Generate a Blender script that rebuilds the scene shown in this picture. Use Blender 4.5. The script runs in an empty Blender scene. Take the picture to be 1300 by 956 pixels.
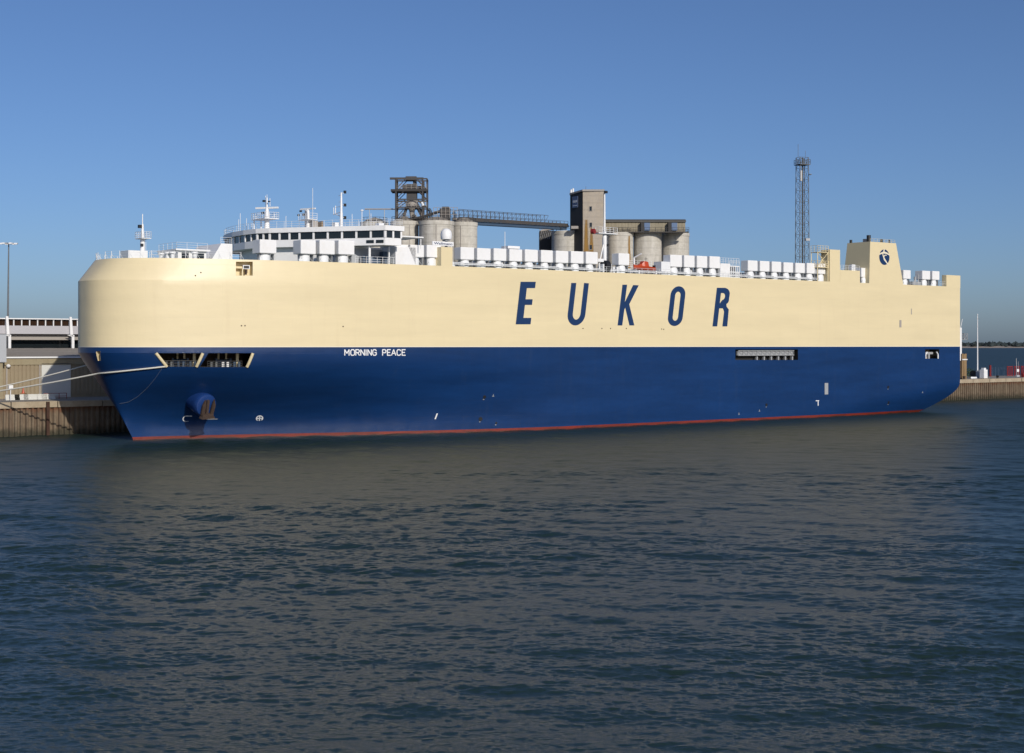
import bpy, bmesh, math, random
import numpy as np
from mathutils import Vector, Matrix
from mathutils.bvhtree import BVHTree
random.seed(7); rng = np.random.default_rng(11)
R = math.radians
scene = bpy.context.scene
col = scene.collection

# ------------------------------------------------------------------ camera, sky, sun, exposure
FPX, CAMH, HOR = 1805.6, 15.0, 438.5          # focal length in photo pixels, eye height, horizon row
cd = bpy.data.cameras.new('camera'); cam = bpy.data.objects.new('camera', cd); col.objects.link(cam)
cam.location = (0, 0, CAMH); cam.rotation_euler = (R(90), 0, 0)
cd.sensor_width = 36; cd.lens = FPX / 1300 * 36; cd.shift_y = -(478 - HOR) / 1300
cd.clip_start = 0.5; cd.clip_end = 80000
scene.camera = cam

SUN_DIR = Vector((0.452, -0.892, 0)).normalized()   # horizontal direction towards the sun
SUN_EL = R(24)
world = bpy.data.worlds.new('World'); scene.world = world; world.use_nodes = True
nt = world.node_tree; bg = nt.nodes['Background']
sky = nt.nodes.new('ShaderNodeTexSky'); sky.sky_type = 'NISHITA'; sky.sun_disc = False
sky.sun_elevation = SUN_EL; sky.sun_rotation = math.atan2(SUN_DIR.x, SUN_DIR.y)
sky.air_density = 0.75; sky.dust_density = 1.0; sky.ozone_density = 6.0; sky.altitude = 0
tint = nt.nodes.new('ShaderNodeMix'); tint.data_type = 'RGBA'; tint.blend_type = 'MULTIPLY'; tint.inputs[0].default_value = 1.0; tint.inputs[7].default_value = (1.02, 0.985, 1.03, 1)
nt.links.new(sky.outputs[0], tint.inputs[6]); nt.links.new(tint.outputs[2], bg.inputs[0]); bg.inputs[1].default_value = 0.086
sl = bpy.data.lights.new('sun', 'SUN'); sl.energy = 3.35; sl.angle = R(0.53); sl.color = (1.0, 0.93, 0.82)
so = bpy.data.objects.new('sun', sl); col.objects.link(so)
sv = Vector((SUN_DIR.x * math.cos(SUN_EL), SUN_DIR.y * math.cos(SUN_EL), math.sin(SUN_EL)))
so.rotation_euler = sv.to_track_quat('Z', 'Y').to_euler(); so.location = (60, -100, 120)
scene.view_settings.view_transform = 'Standard'; scene.view_settings.look = 'None'
scene.view_settings.exposure = 0.0; scene.view_settings.gamma = 1.0
scene.view_settings.use_curve_mapping = False

# ------------------------------------------------------------------ frames: ship / dock axes
ALPHA = math.atan(FPX / 2371)
CA, SA = math.cos(ALPHA), math.sin(ALPHA)
EX, EY = 102.7, 326.0                        # near aft corner of the ship at the waterline
HB = 18.0                                    # half beam
YAW = math.pi + ALPHA                        # ship's +X points to the bow, +Y to port (towards us)
ROOT = Vector((EX - SA * HB, EY + CA * HB, 0))
SHIPM = Matrix.Translation(ROOT) @ Matrix.Rotation(YAW, 4, 'Z')
SHIPI = SHIPM.inverted()
CAML = SHIPI @ Vector((0, 0, CAMH))

def pray(px, py):
    d = Vector(((px - 650) / FPX, 1, (HOR - py) / FPX))
    return (SHIPI.to_3x3() @ d)
def onside(px, py, b=0.0):                   # photo point -> (s, Y, z) on a fore-and-aft plane b metres inboard of the port side
    d = pray(px, py); t = (HB - b - CAML.y) / d.y
    return CAML + d * t
def dockw(s, b, z):                          # s forward from the transom, b inboard from port side
    return SHIPM @ Vector((s, HB - b, z))
def s_at(px, b): return onside(px, HOR, b).x
def z_at(px, py, b): return onside(px, py, b).z

# ------------------------------------------------------------------ helpers
def prop(o, label=None, cat=None, group=None, kind=None):
    if label: o['label'] = label
    if cat: o['category'] = cat
    if group: o['group'] = group
    if kind: o['kind'] = kind
    return o
def empty(name, loc, rz=0.0, label=None, cat=None, group=None):
    o = bpy.data.objects.new(name, None); col.objects.link(o)
    o.location = loc; o.rotation_euler = (0, 0, rz); o.empty_display_size = 0.5
    return prop(o, label, cat, group)
def dock_empty(name, s, b, z, label=None, cat=None, group=None):   # local axes: +x forward along quay, +y towards the water
    return empty(name, dockw(s, b, z), YAW, label, cat, group)
def link(name, me, mat=None, parent=None, loc=None):
    o = bpy.data.objects.new(name, me); col.objects.link(o)
    if mat is not None and not me.materials: me.materials.append(mat)
    if parent: o.parent = parent
    if loc is not None: o.location = loc
    return o
class MB:
    def __init__(s): s.v = []; s.f = []
    def add(s, vs, fs):
        n = len(s.v); s.v += [tuple(v) for v in vs]; s.f += [tuple(i + n for i in f) for f in fs]; return s
    def box(s, c, d, m=None):
        x, y, z = d[0] / 2, d[1] / 2, d[2] / 2
        vs = [Vector(p) for p in ((-x,-y,-z),(x,-y,-z),(x,y,-z),(-x,y,-z),(-x,-y,z),(x,-y,z),(x,y,z),(-x,y,z))]
        if m is not None: vs = [m @ v for v in vs]
        c = Vector(c)
        return s.add([v + c for v in vs], [(3,2,1,0),(4,5,6,7),(0,1,5,4),(1,2,6,5),(2,3,7,6),(3,0,4,7)])
    def bb(s, x0, x1, y0, y1, z0, z1):
        return s.box(((x0+x1)/2, (y0+y1)/2, (z0+z1)/2), (abs(x1-x0), abs(y1-y0), abs(z1-z0)))
    def tube(s, p, q, r, r2=None, n=8, cap=True):
        p, q = Vector(p), Vector(q); r2 = r if r2 is None else r2
        a = (q - p).normalized(); u = a.orthogonal().normalized(); w = a.cross(u)
        vs = []
        for c, rr in ((p, r), (q, r2)):
            for i in range(n):
                t = 2 * math.pi * i / n; vs.append(c + (u * math.cos(t) + w * math.sin(t)) * rr)
        fs = [(i, (i+1) % n, n + (i+1) % n, n + i) for i in range(n)]
        if cap: fs += [tuple(range(n-1, -1, -1)), tuple(range(n, 2*n))]
        return s.add(vs, fs)
    def path(s, pts, r, n=6):
        for a, b in zip(pts, pts[1:]): s.tube(a, b, r, n=n)
        return s
    def prism(s, poly, z0, z1):              # poly: list of (x, y), counter-clockwise
        n = len(poly)
        vs = [(x, y, z0) for x, y in poly] + [(x, y, z1) for x, y in poly]
        return s.add(vs, [tuple(range(n-1, -1, -1)), tuple(range(n, 2*n))] + [(i, (i+1) % n, n + (i+1) % n, n + i) for i in range(n)])
    def extr(s, poly3, d):                   # planar 3D polygon extruded by d
        n = len(poly3); d = Vector(d)
        vs = [Vector(p) for p in poly3] + [Vector(p) + d for p in poly3]
        return s.add(vs, [tuple(range(n-1, -1, -1)), tuple(range(n, 2*n))] + [(i, (i+1) % n, n + (i+1) % n, n + i) for i in range(n)])
    def lathe(s, prof, c=(0,0,0), n=24, a0=0, a1=2*math.pi):
        c = Vector(c); vs = []; m = len(prof); full = abs(a1 - a0 - 2*math.pi) < 1e-6
        k = n if full else n + 1
        for i in range(k):
            t = a0 + (a1 - a0) * i / n
            for r, z in prof: vs.append(c + Vector((r * math.cos(t), r * math.sin(t), z)))
        fs = []
        for i in range(n):
            j = (i + 1) % k
            for q in range(m - 1): fs.append((i*m+q, j*m+q, j*m+q+1, i*m+q+1))
        return s.add(vs, fs)
    def mesh(s, name, smooth=None):
        me = bpy.data.meshes.new(name); me.from_pydata([tuple(v) for v in s.v], [], s.f)
        bm = bmesh.new(); bm.from_mesh(me); bmesh.ops.recalc_face_normals(bm, faces=bm.faces); bm.to_mesh(me); bm.free()
        if smooth is not None:
            for p in me.polygons: p.use_smooth = True
            me.set_sharp_from_angle(angle=R(smooth))
        return me
    def build(s, name, mat, parent=None, loc=None, smooth=None):
        return link(name, s.mesh(name, smooth), mat, parent, loc)
    def rail(s, pts, h=1.05, r=0.03, post=1.6, levels=(1.0, 0.62, 0.3)):
        for a, b in zip(pts, pts[1:]):
            a, b = Vector(a), Vector(b); L = (b - a).length; n = max(1, round(L / post))
            for lv in levels: s.tube(a + Vector((0,0,h*lv)), b + Vector((0,0,h*lv)), r*0.8, n=5)
            for i in range(n + 1):
                p = a.lerp(b, i / n); s.tube(p, p + Vector((0,0,h)), r, n=5)
        return s
    def lattice(s, x0, x1, y0, y1, z0, z1, bays, r=0.1, rb=0.06, taper=1.0):
        cx, cy = (x0+x1)/2, (y0+y1)/2
        def P(i, t):
            k = 1 + (taper - 1) * t
            x, y = ((x0,y0),(x1,y0),(x1,y1),(x0,y1))[i]
            return Vector((cx + (x-cx)*k, cy + (y-cy)*k, z0 + (z1-z0)*t))
        for i in range(4): s.tube(P(i,0), P(i,1), r, n=6)
        for k in range(bays):
            t0, t1 = k/bays, (k+1)/bays
            for i in range(4):
                j = (i+1) % 4
                s.tube(P(i,t1), P(j,t1), rb, n=5)
                s.tube(P(i,t0), P(j,t1), rb, n=5); s.tube(P(j,t0), P(i,t1), rb, n=5)
        return s

# ------------------------------------------------------------------ materials
def nodes_of(name):
    m = bpy.data.materials.new(name); m.use_nodes = True
    t = m.node_tree; return m, t, t.nodes['Principled BSDF']
def surf(name, colr, rough=0.6, var=0.12, scale=0.5, metallic=0.0, bump=0.0, bscale=6.0, stretch=(1,1,1), spec=0.5, dirt=None, dirtamt=0.0, dirtscale=0.3, coat=0.0):
    m, t, b = nodes_of(name); N, L = t.nodes, t.links
    tc = N.new('ShaderNodeTexCoord'); mp = N.new('ShaderNodeMapping'); mp.inputs['Scale'].default_value = stretch
    L.new(tc.outputs['Object'], mp.inputs[0])
    n1 = N.new('ShaderNodeTexNoise'); n1.inputs['Scale'].default_value = scale; n1.inputs['Detail'].default_value = 6; n1.inputs['Roughness'].default_value = 0.65
    L.new(mp.outputs[0], n1.inputs['Vector'])
    mx = N.new('ShaderNodeMix'); mx.data_type = 'RGBA'
    mx.inputs[6].default_value = (*[c * (1 - var) for c in colr], 1); mx.inputs[7].default_value = (*[min(1, c * (1 + var)) for c in colr], 1)
    L.new(n1.outputs['Fac'], mx.inputs[0]); out = mx.outputs[2]
    if dirt:
        n2 = N.new('ShaderNodeTexNoise'); n2.inputs['Scale'].default_value = dirtscale; n2.inputs['Detail'].default_value = 8; n2.inputs['Roughness'].default_value = 0.7
        L.new(mp.outputs[0], n2.inputs['Vector'])
        rp = N.new('ShaderNodeMapRange'); rp.inputs[1].default_value = 0.50; rp.inputs[2].default_value = 0.72; rp.inputs[3].default_value = 0; rp.inputs[4].default_value = dirtamt
        L.new(n2.outputs['Fac'], rp.inputs[0])
        m2 = N.new('ShaderNodeMix'); m2.data_type = 'RGBA'; m2.inputs[7].default_value = (*dirt, 1)
        L.new(rp.outputs[0], m2.inputs[0]); L.new(out, m2.inputs[6]); out = m2.outputs[2]
    L.new(out, b.inputs['Base Color'])
    b.inputs['Roughness'].default_value = rough; b.inputs['Metallic'].default_value = metallic
    b.inputs['Specular IOR Level'].default_value = spec; b.inputs['Coat Weight'].default_value = coat
    if bump:
        n3 = N.new('ShaderNodeTexNoise'); n3.inputs['Scale'].default_value = bscale; n3.inputs['Detail'].default_value = 5
        L.new(mp.outputs[0], n3.inputs['Vector'])
        bp = N.new('ShaderNodeBump'); bp.inputs['Strength'].default_value = 1.0; bp.inputs['Distance'].default_value = bump
        L.new(n3.outputs['Fac'], bp.inputs['Height']); L.new(bp.outputs[0], b.inputs['Normal'])
    return m
def hull_paint(name, colr, rough, streak, streakamt, seam=0.05, panel=0.035, spec=0.5, coat=0.0, mott=0.05):
    """ship side paint: plate strakes with faint tone steps, weld seams, slight plate waviness, thin vertical run-off streaks"""
    m, t, b = nodes_of(name); N, L = t.nodes, t.links
    tc = N.new('ShaderNodeTexCoord'); sx = N.new('ShaderNodeSeparateXYZ'); L.new(tc.outputs['Object'], sx.inputs[0])
    cb = N.new('ShaderNodeCombineXYZ'); L.new(sx.outputs[0], cb.inputs[0]); L.new(sx.outputs[2], cb.inputs[1])
    br = N.new('ShaderNodeTexBrick'); br.inputs['Scale'].default_value = 1.0
    br.inputs['Brick Width'].default_value = 11.0; br.inputs['Row Height'].default_value = 2.75; br.inputs['Mortar Size'].default_value = 0.035; br.inputs['Mortar Smooth'].default_value = 0.6
    br.inputs['Color1'].default_value = (*[c * (1 - panel) for c in colr], 1); br.inputs['Color2'].default_value = (*[c * (1 + panel) for c in colr], 1)
    br.inputs['Mortar'].default_value = (*[c * (1 - seam * 2.2) for c in colr], 1)
    L.new(cb.outputs[0], br.inputs['Vector'])
    n1 = N.new('ShaderNodeTexNoise'); n1.inputs['Scale'].default_value = 1.0; n1.inputs['Detail'].default_value = 7; n1.inputs['Roughness'].default_value = 0.7
    mp = N.new('ShaderNodeMapping'); mp.inputs['Scale'].default_value = (0.9, 0.9, 0.06); L.new(tc.outputs['Object'], mp.inputs[0]); L.new(mp.outputs[0], n1.inputs['Vector'])
    rp = N.new('ShaderNodeMapRange'); rp.inputs[1].default_value = 0.56; rp.inputs[2].default_value = 0.75; rp.inputs[4].default_value = streakamt
    L.new(n1.outputs['Fac'], rp.inputs[0])
    mx = N.new('ShaderNodeMix'); mx.data_type = 'RGBA'; mx.inputs[7].default_value = (*streak, 1)
    L.new(rp.outputs[0], mx.inputs[0]); L.new(br.outputs['Color'], mx.inputs[6])
    n2 = N.new('ShaderNodeTexNoise'); n2.inputs['Scale'].default_value = 1.0; n2.inputs['Detail'].default_value = 9; n2.inputs['Roughness'].default_value = 0.68
    m3 = N.new('ShaderNodeMapping'); m3.inputs['Scale'].default_value = (0.045, 0.045, 0.38); L.new(tc.outputs['Object'], m3.inputs[0]); L.new(m3.outputs[0], n2.inputs['Vector'])
    hs = N.new('ShaderNodeHueSaturation'); r2 = N.new('ShaderNodeMapRange'); r2.inputs[1].default_value = 0.3; r2.inputs[2].default_value = 0.7; r2.inputs[3].default_value = 1 - mott; r2.inputs[4].default_value = 1 + mott
    L.new(n2.outputs['Fac'], r2.inputs[0]); L.new(r2.outputs[0], hs.inputs['Value']); L.new(mx.outputs[2], hs.inputs['Color'])
    L.new(hs.outputs[0], b.inputs['Base Color'])
    n3 = N.new('ShaderNodeTexNoise'); n3.inputs['Scale'].default_value = 0.55; n3.inputs['Detail'].default_value = 2; L.new(tc.outputs['Object'], n3.inputs['Vector'])
    wv = N.new('ShaderNodeTexWave'); wv.wave_type = 'BANDS'; wv.bands_direction = 'X'; wv.inputs['Scale'].default_value = 0.105; wv.inputs['Distortion'].default_value = 0.6; wv.inputs['Detail Scale'].default_value = 0.3; L.new(tc.outputs['Object'], wv.inputs['Vector'])
    a0 = N.new('ShaderNodeMath'); a0.operation = 'MULTIPLY_ADD'; a0.inputs[1].default_value = 0.25; L.new(wv.outputs['Fac'], a0.inputs[0]); L.new(n3.outputs['Fac'], a0.inputs[2])
    ad = N.new('ShaderNodeMath'); ad.operation = 'MULTIPLY_ADD'; ad.inputs[1].default_value = -0.14; L.new(br.outputs['Fac'], ad.inputs[0]); L.new(a0.outputs[0], ad.inputs[2])
    bp = N.new('ShaderNodeBump'); bp.inputs['Strength'].default_value = 1.0; bp.inputs['Distance'].default_value = 0.03
    L.new(ad.outputs[0], bp.inputs['Height']); L.new(bp.outputs[0], b.inputs['Normal'])
    b.inputs['Roughness'].default_value = rough; b.inputs['Specular IOR Level'].default_value = spec; b.inputs['Coat Weight'].default_value = coat
    return m
def streaked(name, colr, streak, amt, sc=(0.8, 0.8, 0.05), rough=0.85, second=None, amt2=0.0, rings=0.0):
    m, t, b = nodes_of(name); N, L = t.nodes, t.links
    tc = N.new('ShaderNodeTexCoord'); mp = N.new('ShaderNodeMapping'); mp.inputs['Scale'].default_value = sc; L.new(tc.outputs['Object'], mp.inputs[0])
    n1 = N.new('ShaderNodeTexNoise'); n1.inputs['Scale'].default_value = 1.0; n1.inputs['Detail'].default_value = 8; n1.inputs['Roughness'].default_value = 0.7; L.new(mp.outputs[0], n1.inputs['Vector'])
    rp = N.new('ShaderNodeMapRange'); rp.inputs[1].default_value = 0.42; rp.inputs[2].default_value = 0.68; rp.inputs[4].default_value = amt; L.new(n1.outputs['Fac'], rp.inputs[0])
    mx = N.new('ShaderNodeMix'); mx.data_type = 'RGBA'; mx.inputs[6].default_value = (*colr, 1); mx.inputs[7].default_value = (*streak, 1); L.new(rp.outputs[0], mx.inputs[0]); out = mx.outputs[2]
    n2 = N.new('ShaderNodeTexNoise'); n2.inputs['Scale'].default_value = 0.9; n2.inputs['Detail'].default_value = 9; n2.inputs['Roughness'].default_value = 0.75; L.new(tc.outputs['Object'], n2.inputs['Vector'])
    if second:
        r2 = N.new('ShaderNodeMapRange'); r2.inputs[1].default_value = 0.47; r2.inputs[2].default_value = 0.66; r2.inputs[4].default_value = amt2; L.new(n2.outputs['Fac'], r2.inputs[0])
        m2 = N.new('ShaderNodeMix'); m2.data_type = 'RGBA'; m2.inputs[7].default_value = (*second, 1); L.new(r2.outputs[0], m2.inputs[0]); L.new(out, m2.inputs[6]); out = m2.outputs[2]
    hs = N.new('ShaderNodeHueSaturation'); r3 = N.new('ShaderNodeMapRange'); r3.inputs[3].default_value = 0.8; r3.inputs[4].default_value = 1.2; L.new(n2.outputs['Fac'], r3.inputs[0]); L.new(r3.outputs[0], hs.inputs['Value']); L.new(out, hs.inputs['Color'])
    out = hs.outputs[0]
    if rings:
        wv = N.new('ShaderNodeTexWave'); wv.wave_type = 'BANDS'; wv.bands_direction = 'Z'; wv.wave_profile = 'SAW'; wv.inputs['Scale'].default_value = 0.17; wv.inputs['Distortion'].default_value = 0.5; L.new(tc.outputs['Object'], wv.inputs['Vector'])
        r4 = N.new('ShaderNodeMapRange'); r4.inputs[1].default_value = 0.0; r4.inputs[2].default_value = 0.25; r4.inputs[3].default_value = 1 - rings; r4.inputs[4].default_value = 1.0; L.new(wv.outputs['Fac'], r4.inputs[0])
        h2 = N.new('ShaderNodeHueSaturation'); L.new(out, h2.inputs['Color']); L.new(r4.outputs[0], h2.inputs['Value']); out = h2.outputs[0]
    L.new(out, b.inputs['Base Color']); b.inputs['Roughness'].default_value = rough
    bp = N.new('ShaderNodeBump'); bp.inputs['Distance'].default_value = 0.05; L.new(n2.outputs['Fac'], bp.inputs['Height']); L.new(bp.outputs[0], b.inputs['Normal'])
    return m

M = {}
M['cream'] = hull_paint('cream_paint', (0.72, 0.61, 0.38), 0.42, (0.62, 0.50, 0.31), 0.25, seam=0.012, panel=0.010)
M['cream2'] = surf('cream_steel', (0.72, 0.61, 0.38), 0.45, 0.05, 0.6)
M['whiteline'] = surf('white_band', (0.78, 0.71, 0.54), 0.45, 0.03)
M['blue'] = hull_paint('blue_paint', (0.0048, 0.0305, 0.114), 0.30, (0.016, 0.04, 0.11), 0.45, seam=0.03, panel=0.03, mott=0.20)
M['blue2'] = surf('blue_steel', (0.010, 0.038, 0.155), 0.35, 0.15, 0.8)
M['red'] = streaked('boot_red', (0.20, 0.022, 0.011), (0.07, 0.016, 0.012), 0.7, (0.2, 0.2, 1.5), 0.5)
M['navy'] = surf('navy_letter', (0.006, 0.031, 0.105), 0.45, 0.06, 0.5)
M['white'] = surf('white_paint', (0.80, 0.80, 0.80), 0.45, 0.035, 0.7, dirt=(0.55, 0.50, 0.42), dirtamt=0.25, dirtscale=0.5)
M['white2'] = surf('white_fitting', (0.74, 0.75, 0.76), 0.5, 0.06, 1.5)
M['glass'] = surf('dark_glass', (0.012, 0.016, 0.018), 0.06, 0.3, 0.6, spec=0.6)
M['black'] = surf('black_paint', (0.012, 0.012, 0.013), 0.5, 0.2)
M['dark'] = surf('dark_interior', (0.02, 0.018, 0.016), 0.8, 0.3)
M['grey'] = surf('grey_steel', (0.33, 0.34, 0.35), 0.5, 0.12, 1.0)
M['galv'] = surf('galvanised_steel', (0.42, 0.42, 0.42), 0.45, 0.2, 2.0, metallic=0.4)
M['deck'] = surf('deck_paint', (0.16, 0.22, 0.18), 0.7, 0.2, 0.4)
M['rust'] = surf('rusty_anchor', (0.055, 0.034, 0.024), 0.85, 0.4, 3.0, bump=0.03)
M['orange'] = surf('orange_grp', (0.46, 0.055, 0.014), 0.4, 0.1, 1.0)
M['redp'] = surf('red_paint', (0.24, 0.022, 0.02), 0.5, 0.12)
M['rope'] = surf('mooring_rope', (0.62, 0.60, 0.53), 0.85, 0.15, 6.0, bump=0.01, bscale=20)
M['line'] = surf('thin_line', (0.12, 0.15, 0.22), 0.85, 0.2, 4.0)
M['concrete'] = streaked('silo_concrete', (0.56, 0.53, 0.47), (0.36, 0.33, 0.27), 0.75, (0.5, 0.5, 0.03), 0.9, (0.64, 0.61, 0.55), 0.5, rings=0.16)
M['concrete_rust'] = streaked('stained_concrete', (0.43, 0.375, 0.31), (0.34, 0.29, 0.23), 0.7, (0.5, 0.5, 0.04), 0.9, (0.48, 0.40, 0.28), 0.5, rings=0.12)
M['ochre'] = streaked('ochre_stain', (0.36, 0.20, 0.04), (0.26, 0.10, 0.02), 0.8, (0.8, 0.8, 0.06), 0.9, (0.40, 0.34, 0.22), 0.5)
M['clad_and_shade'] = surf('dark_cladding_and_shade', (0.032, 0.030, 0.030), 0.7, 0.25, 0.4, stretch=(1, 1, 0.1))  # dark sheeting; also the painted shade on the elevator building's left side
M['gallery'] = streaked('gallery_sheet', (0.30, 0.265, 0.19), (0.19, 0.16, 0.11), 0.6, (1.5, 1.5, 0.06), 0.8)
M['steelwork'] = streaked('weathered_steelwork', (0.055, 0.055, 0.058), (0.10, 0.075, 0.055), 0.6, (0.6, 0.6, 0.6), 0.75)
M['steelblue'] = surf('blue_grey_steel', (0.05, 0.085, 0.14), 0.6, 0.2)
M['mast'] = surf('tower_steel', (0.13, 0.14, 0.15), 0.6, 0.25)
M['pile'] = streaked('rusty_sheet_pile', (0.20, 0.155, 0.105), (0.075, 0.04, 0.025), 0.9, (1.9, 1.9, 0.10), 0.9, (0.07, 0.05, 0.035), 0.55)
def tide(m):                                  # algae below the high-water line, rust bleeding from the top edge
    t = m.node_tree; N, L = t.nodes, t.links; b = N['Principled BSDF']; src = b.inputs['Base Color'].links[0].from_socket
    tc = N.new('ShaderNodeTexCoord'); sx_ = N.new('ShaderNodeSeparateXYZ'); L.new(tc.outputs['Object'], sx_.inputs[0])
    nz = N.new('ShaderNodeTexNoise'); nz.inputs['Scale'].default_value = 0.8; nz.inputs['Detail'].default_value = 6; L.new(tc.outputs['Object'], nz.inputs['Vector'])
    for lo, hi, c, amp in ((1.6, 0.5, (0.030, 0.030, 0.018), 2.2), (3.7, 4.6, (0.13, 0.050, 0.022), 2.4)):
        ma = N.new('ShaderNodeMath'); ma.operation = 'MULTIPLY_ADD'; ma.inputs[1].default_value = amp; L.new(nz.outputs['Fac'], ma.inputs[0]); L.new(sx_.outputs[2], ma.inputs[2])
        mr = N.new('ShaderNodeMapRange'); mr.inputs[1].default_value = lo + amp * .5; mr.inputs[2].default_value = hi + amp * .5; mr.inputs[4].default_value = 0.85; L.new(ma.outputs[0], mr.inputs[0])
        mx = N.new('ShaderNodeMix'); mx.data_type = 'RGBA'; mx.inputs[7].default_value = (*c, 1); L.new(mr.outputs[0], mx.inputs[0]); L.new(src, mx.inputs[6]); src = mx.outputs[2]
    L.new(src, b.inputs['Base Color'])
tide(M['pile'])
def weed(m):
    t = m.node_tree; N, L = t.nodes, t.links; b = N['Principled BSDF']; src = b.inputs['Base Color'].links[0].from_socket
    tc = N.new('ShaderNodeTexCoord'); sx_ = N.new('ShaderNodeSeparateXYZ'); L.new(tc.outputs['Object'], sx_.inputs[0])
    mp = N.new('ShaderNodeMapping'); mp.inputs['Scale'].default_value = (.35, .35, 2.0); L.new(tc.outputs['Object'], mp.inputs[0])
    nz = N.new('ShaderNodeTexNoise'); nz.inputs['Scale'].default_value = 1.0; nz.inputs['Detail'].default_value = 8; nz.inputs['Roughness'].default_value = .7; L.new(mp.outputs[0], nz.inputs['Vector'])
    ma = N.new('ShaderNodeMath'); ma.operation = 'MULTIPLY_ADD'; ma.inputs[1].default_value = 1.0; L.new(nz.outputs['Fac'], ma.inputs[0]); L.new(sx_.outputs[2], ma.inputs[2])
    mr = N.new('ShaderNodeMapRange'); mr.inputs[1].default_value = .66; mr.inputs[2].default_value = .46; mr.inputs[4].default_value = .9; L.new(ma.outputs[0], mr.inputs[0])
    mx = N.new('ShaderNodeMix'); mx.data_type = 'RGBA'; mx.inputs[7].default_value = (.025, .016, .010, 1); L.new(mr.outputs[0], mx.inputs[0]); L.new(src, mx.inputs[6]); L.new(mx.outputs[2], b.inputs['Base Color'])
weed(M['red'])
M['coping'] = streaked('coping_concrete', (0.38, 0.31, 0.22), (0.25, 0.19, 0.125), 0.7, (0.4, 0.4, 0.5), 0.9, (0.42, 0.37, 0.28), 0.5)
M['quaytop'] = surf('quay_surface', (0.26, 0.235, 0.20), 0.9, 0.2, 0.3, bump=0.02)
M['shedwall'] = streaked('brown_cladding', (0.29, 0.235, 0.155), (0.20, 0.15, 0.09), 0.6, (1.0, 1.0, 0.1), 0.8)
M['shedband'] = streaked('tan_band', (0.30, 0.255, 0.165), (0.22, 0.17, 0.10), 0.5, (1.0, 1.0, 0.3), 0.8)
M['shedroof'] = streaked('corrugated_roof', (0.33, 0.295, 0.25), (0.19, 0.165, 0.14), 0.7, (0.3, 0.6, 0.3), 0.85)
M['paledoor'] = surf('pale_door', (0.60, 0.60, 0.56), 0.55, 0.05)
M['palegrey'] = surf('pale_grey_panel', (0.40, 0.42, 0.45), 0.5, 0.06)
M['lilac'] = surf('fascia_panel', (0.44, 0.43, 0.45), 0.5, 0.05)
M['soffit'] = surf('beige_panel', (0.34, 0.31, 0.28), 0.6, 0.06)
M['timber'] = streaked('timber', (0.27, 0.18, 0.09), (0.16, 0.10, 0.05), 0.7, (2, 2, 0.2), 0.85)
def stain(name, colr):                        # irregular run-off stain with ragged, see-through edges
    m, t, b = nodes_of(name); N, L = t.nodes, t.links
    tc = N.new('ShaderNodeTexCoord'); sx_ = N.new('ShaderNodeSeparateXYZ'); L.new(tc.outputs['Generated'], sx_.inputs[0])
    mp = N.new('ShaderNodeMapping'); mp.inputs['Scale'].default_value = (1.6, 1.6, 0.16); L.new(tc.outputs['Object'], mp.inputs[0])
    nz = N.new('ShaderNodeTexNoise'); nz.inputs['Scale'].default_value = 1.0; nz.inputs['Detail'].default_value = 8; nz.inputs['Roughness'].default_value = 0.7; L.new(mp.outputs[0], nz.inputs['Vector'])
    def mth(op, a, b_=None, c_=None):
        q = N.new('ShaderNodeMath'); q.operation = op
        for i_, v in enumerate((a, b_, c_)):
            if v is None: continue
            if isinstance(v, float): q.inputs[i_].default_value = v
            else: L.new(v, q.inputs[i_])
        return q.outputs[0]
    ex = mth('MULTIPLY_ADD', mth('ABSOLUTE', mth('MULTIPLY_ADD', sx_.outputs[0], 2.0, -1.0)), -0.9, 0.55)
    ez = mth('MULTIPLY', mth('SUBTRACT', 1.0, sx_.outputs[2]), 0.55)
    al = N.new('ShaderNodeMapRange'); al.inputs[1].default_value = 0.62; al.inputs[2].default_value = 1.05; al.inputs[4].default_value = 0.85
    L.new(mth('ADD', mth('ADD', ex, ez), nz.outputs['Fac']), al.inputs[0]); L.new(al.outputs[0], b.inputs['Alpha'])
    mx = N.new('ShaderNodeMix'); mx.data_type = 'RGBA'; mx.inputs[6].default_value = (*[c * .6 for c in colr], 1); mx.inputs[7].default_value = (*[c * 1.3 for c in colr], 1); L.new(nz.outputs['Fac'], mx.inputs[0]); L.new(mx.outputs[2], b.inputs['Base Color'])
    b.inputs['Roughness'].default_value = .9
    return m
M['ochre'] = stain('ochre_run_off', (0.34, 0.19, 0.045))
M['leaf'] = surf('leaves', (0.045, 0.075, 0.025), 0.7, 0.5, 2.0)
M['woods'] = surf('woods', (0.022, 0.034, 0.036), 0.9, 0.5, 0.02)  # distance haze put into the colour as a dark bluish tone
M['beach'] = surf('shingle_shore', (0.36, 0.30, 0.24), 0.9, 0.2, 0.01)
M['bluebox'] = surf('blue_panel', (0.09, 0.15, 0.27), 0.5, 0.1)

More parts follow.
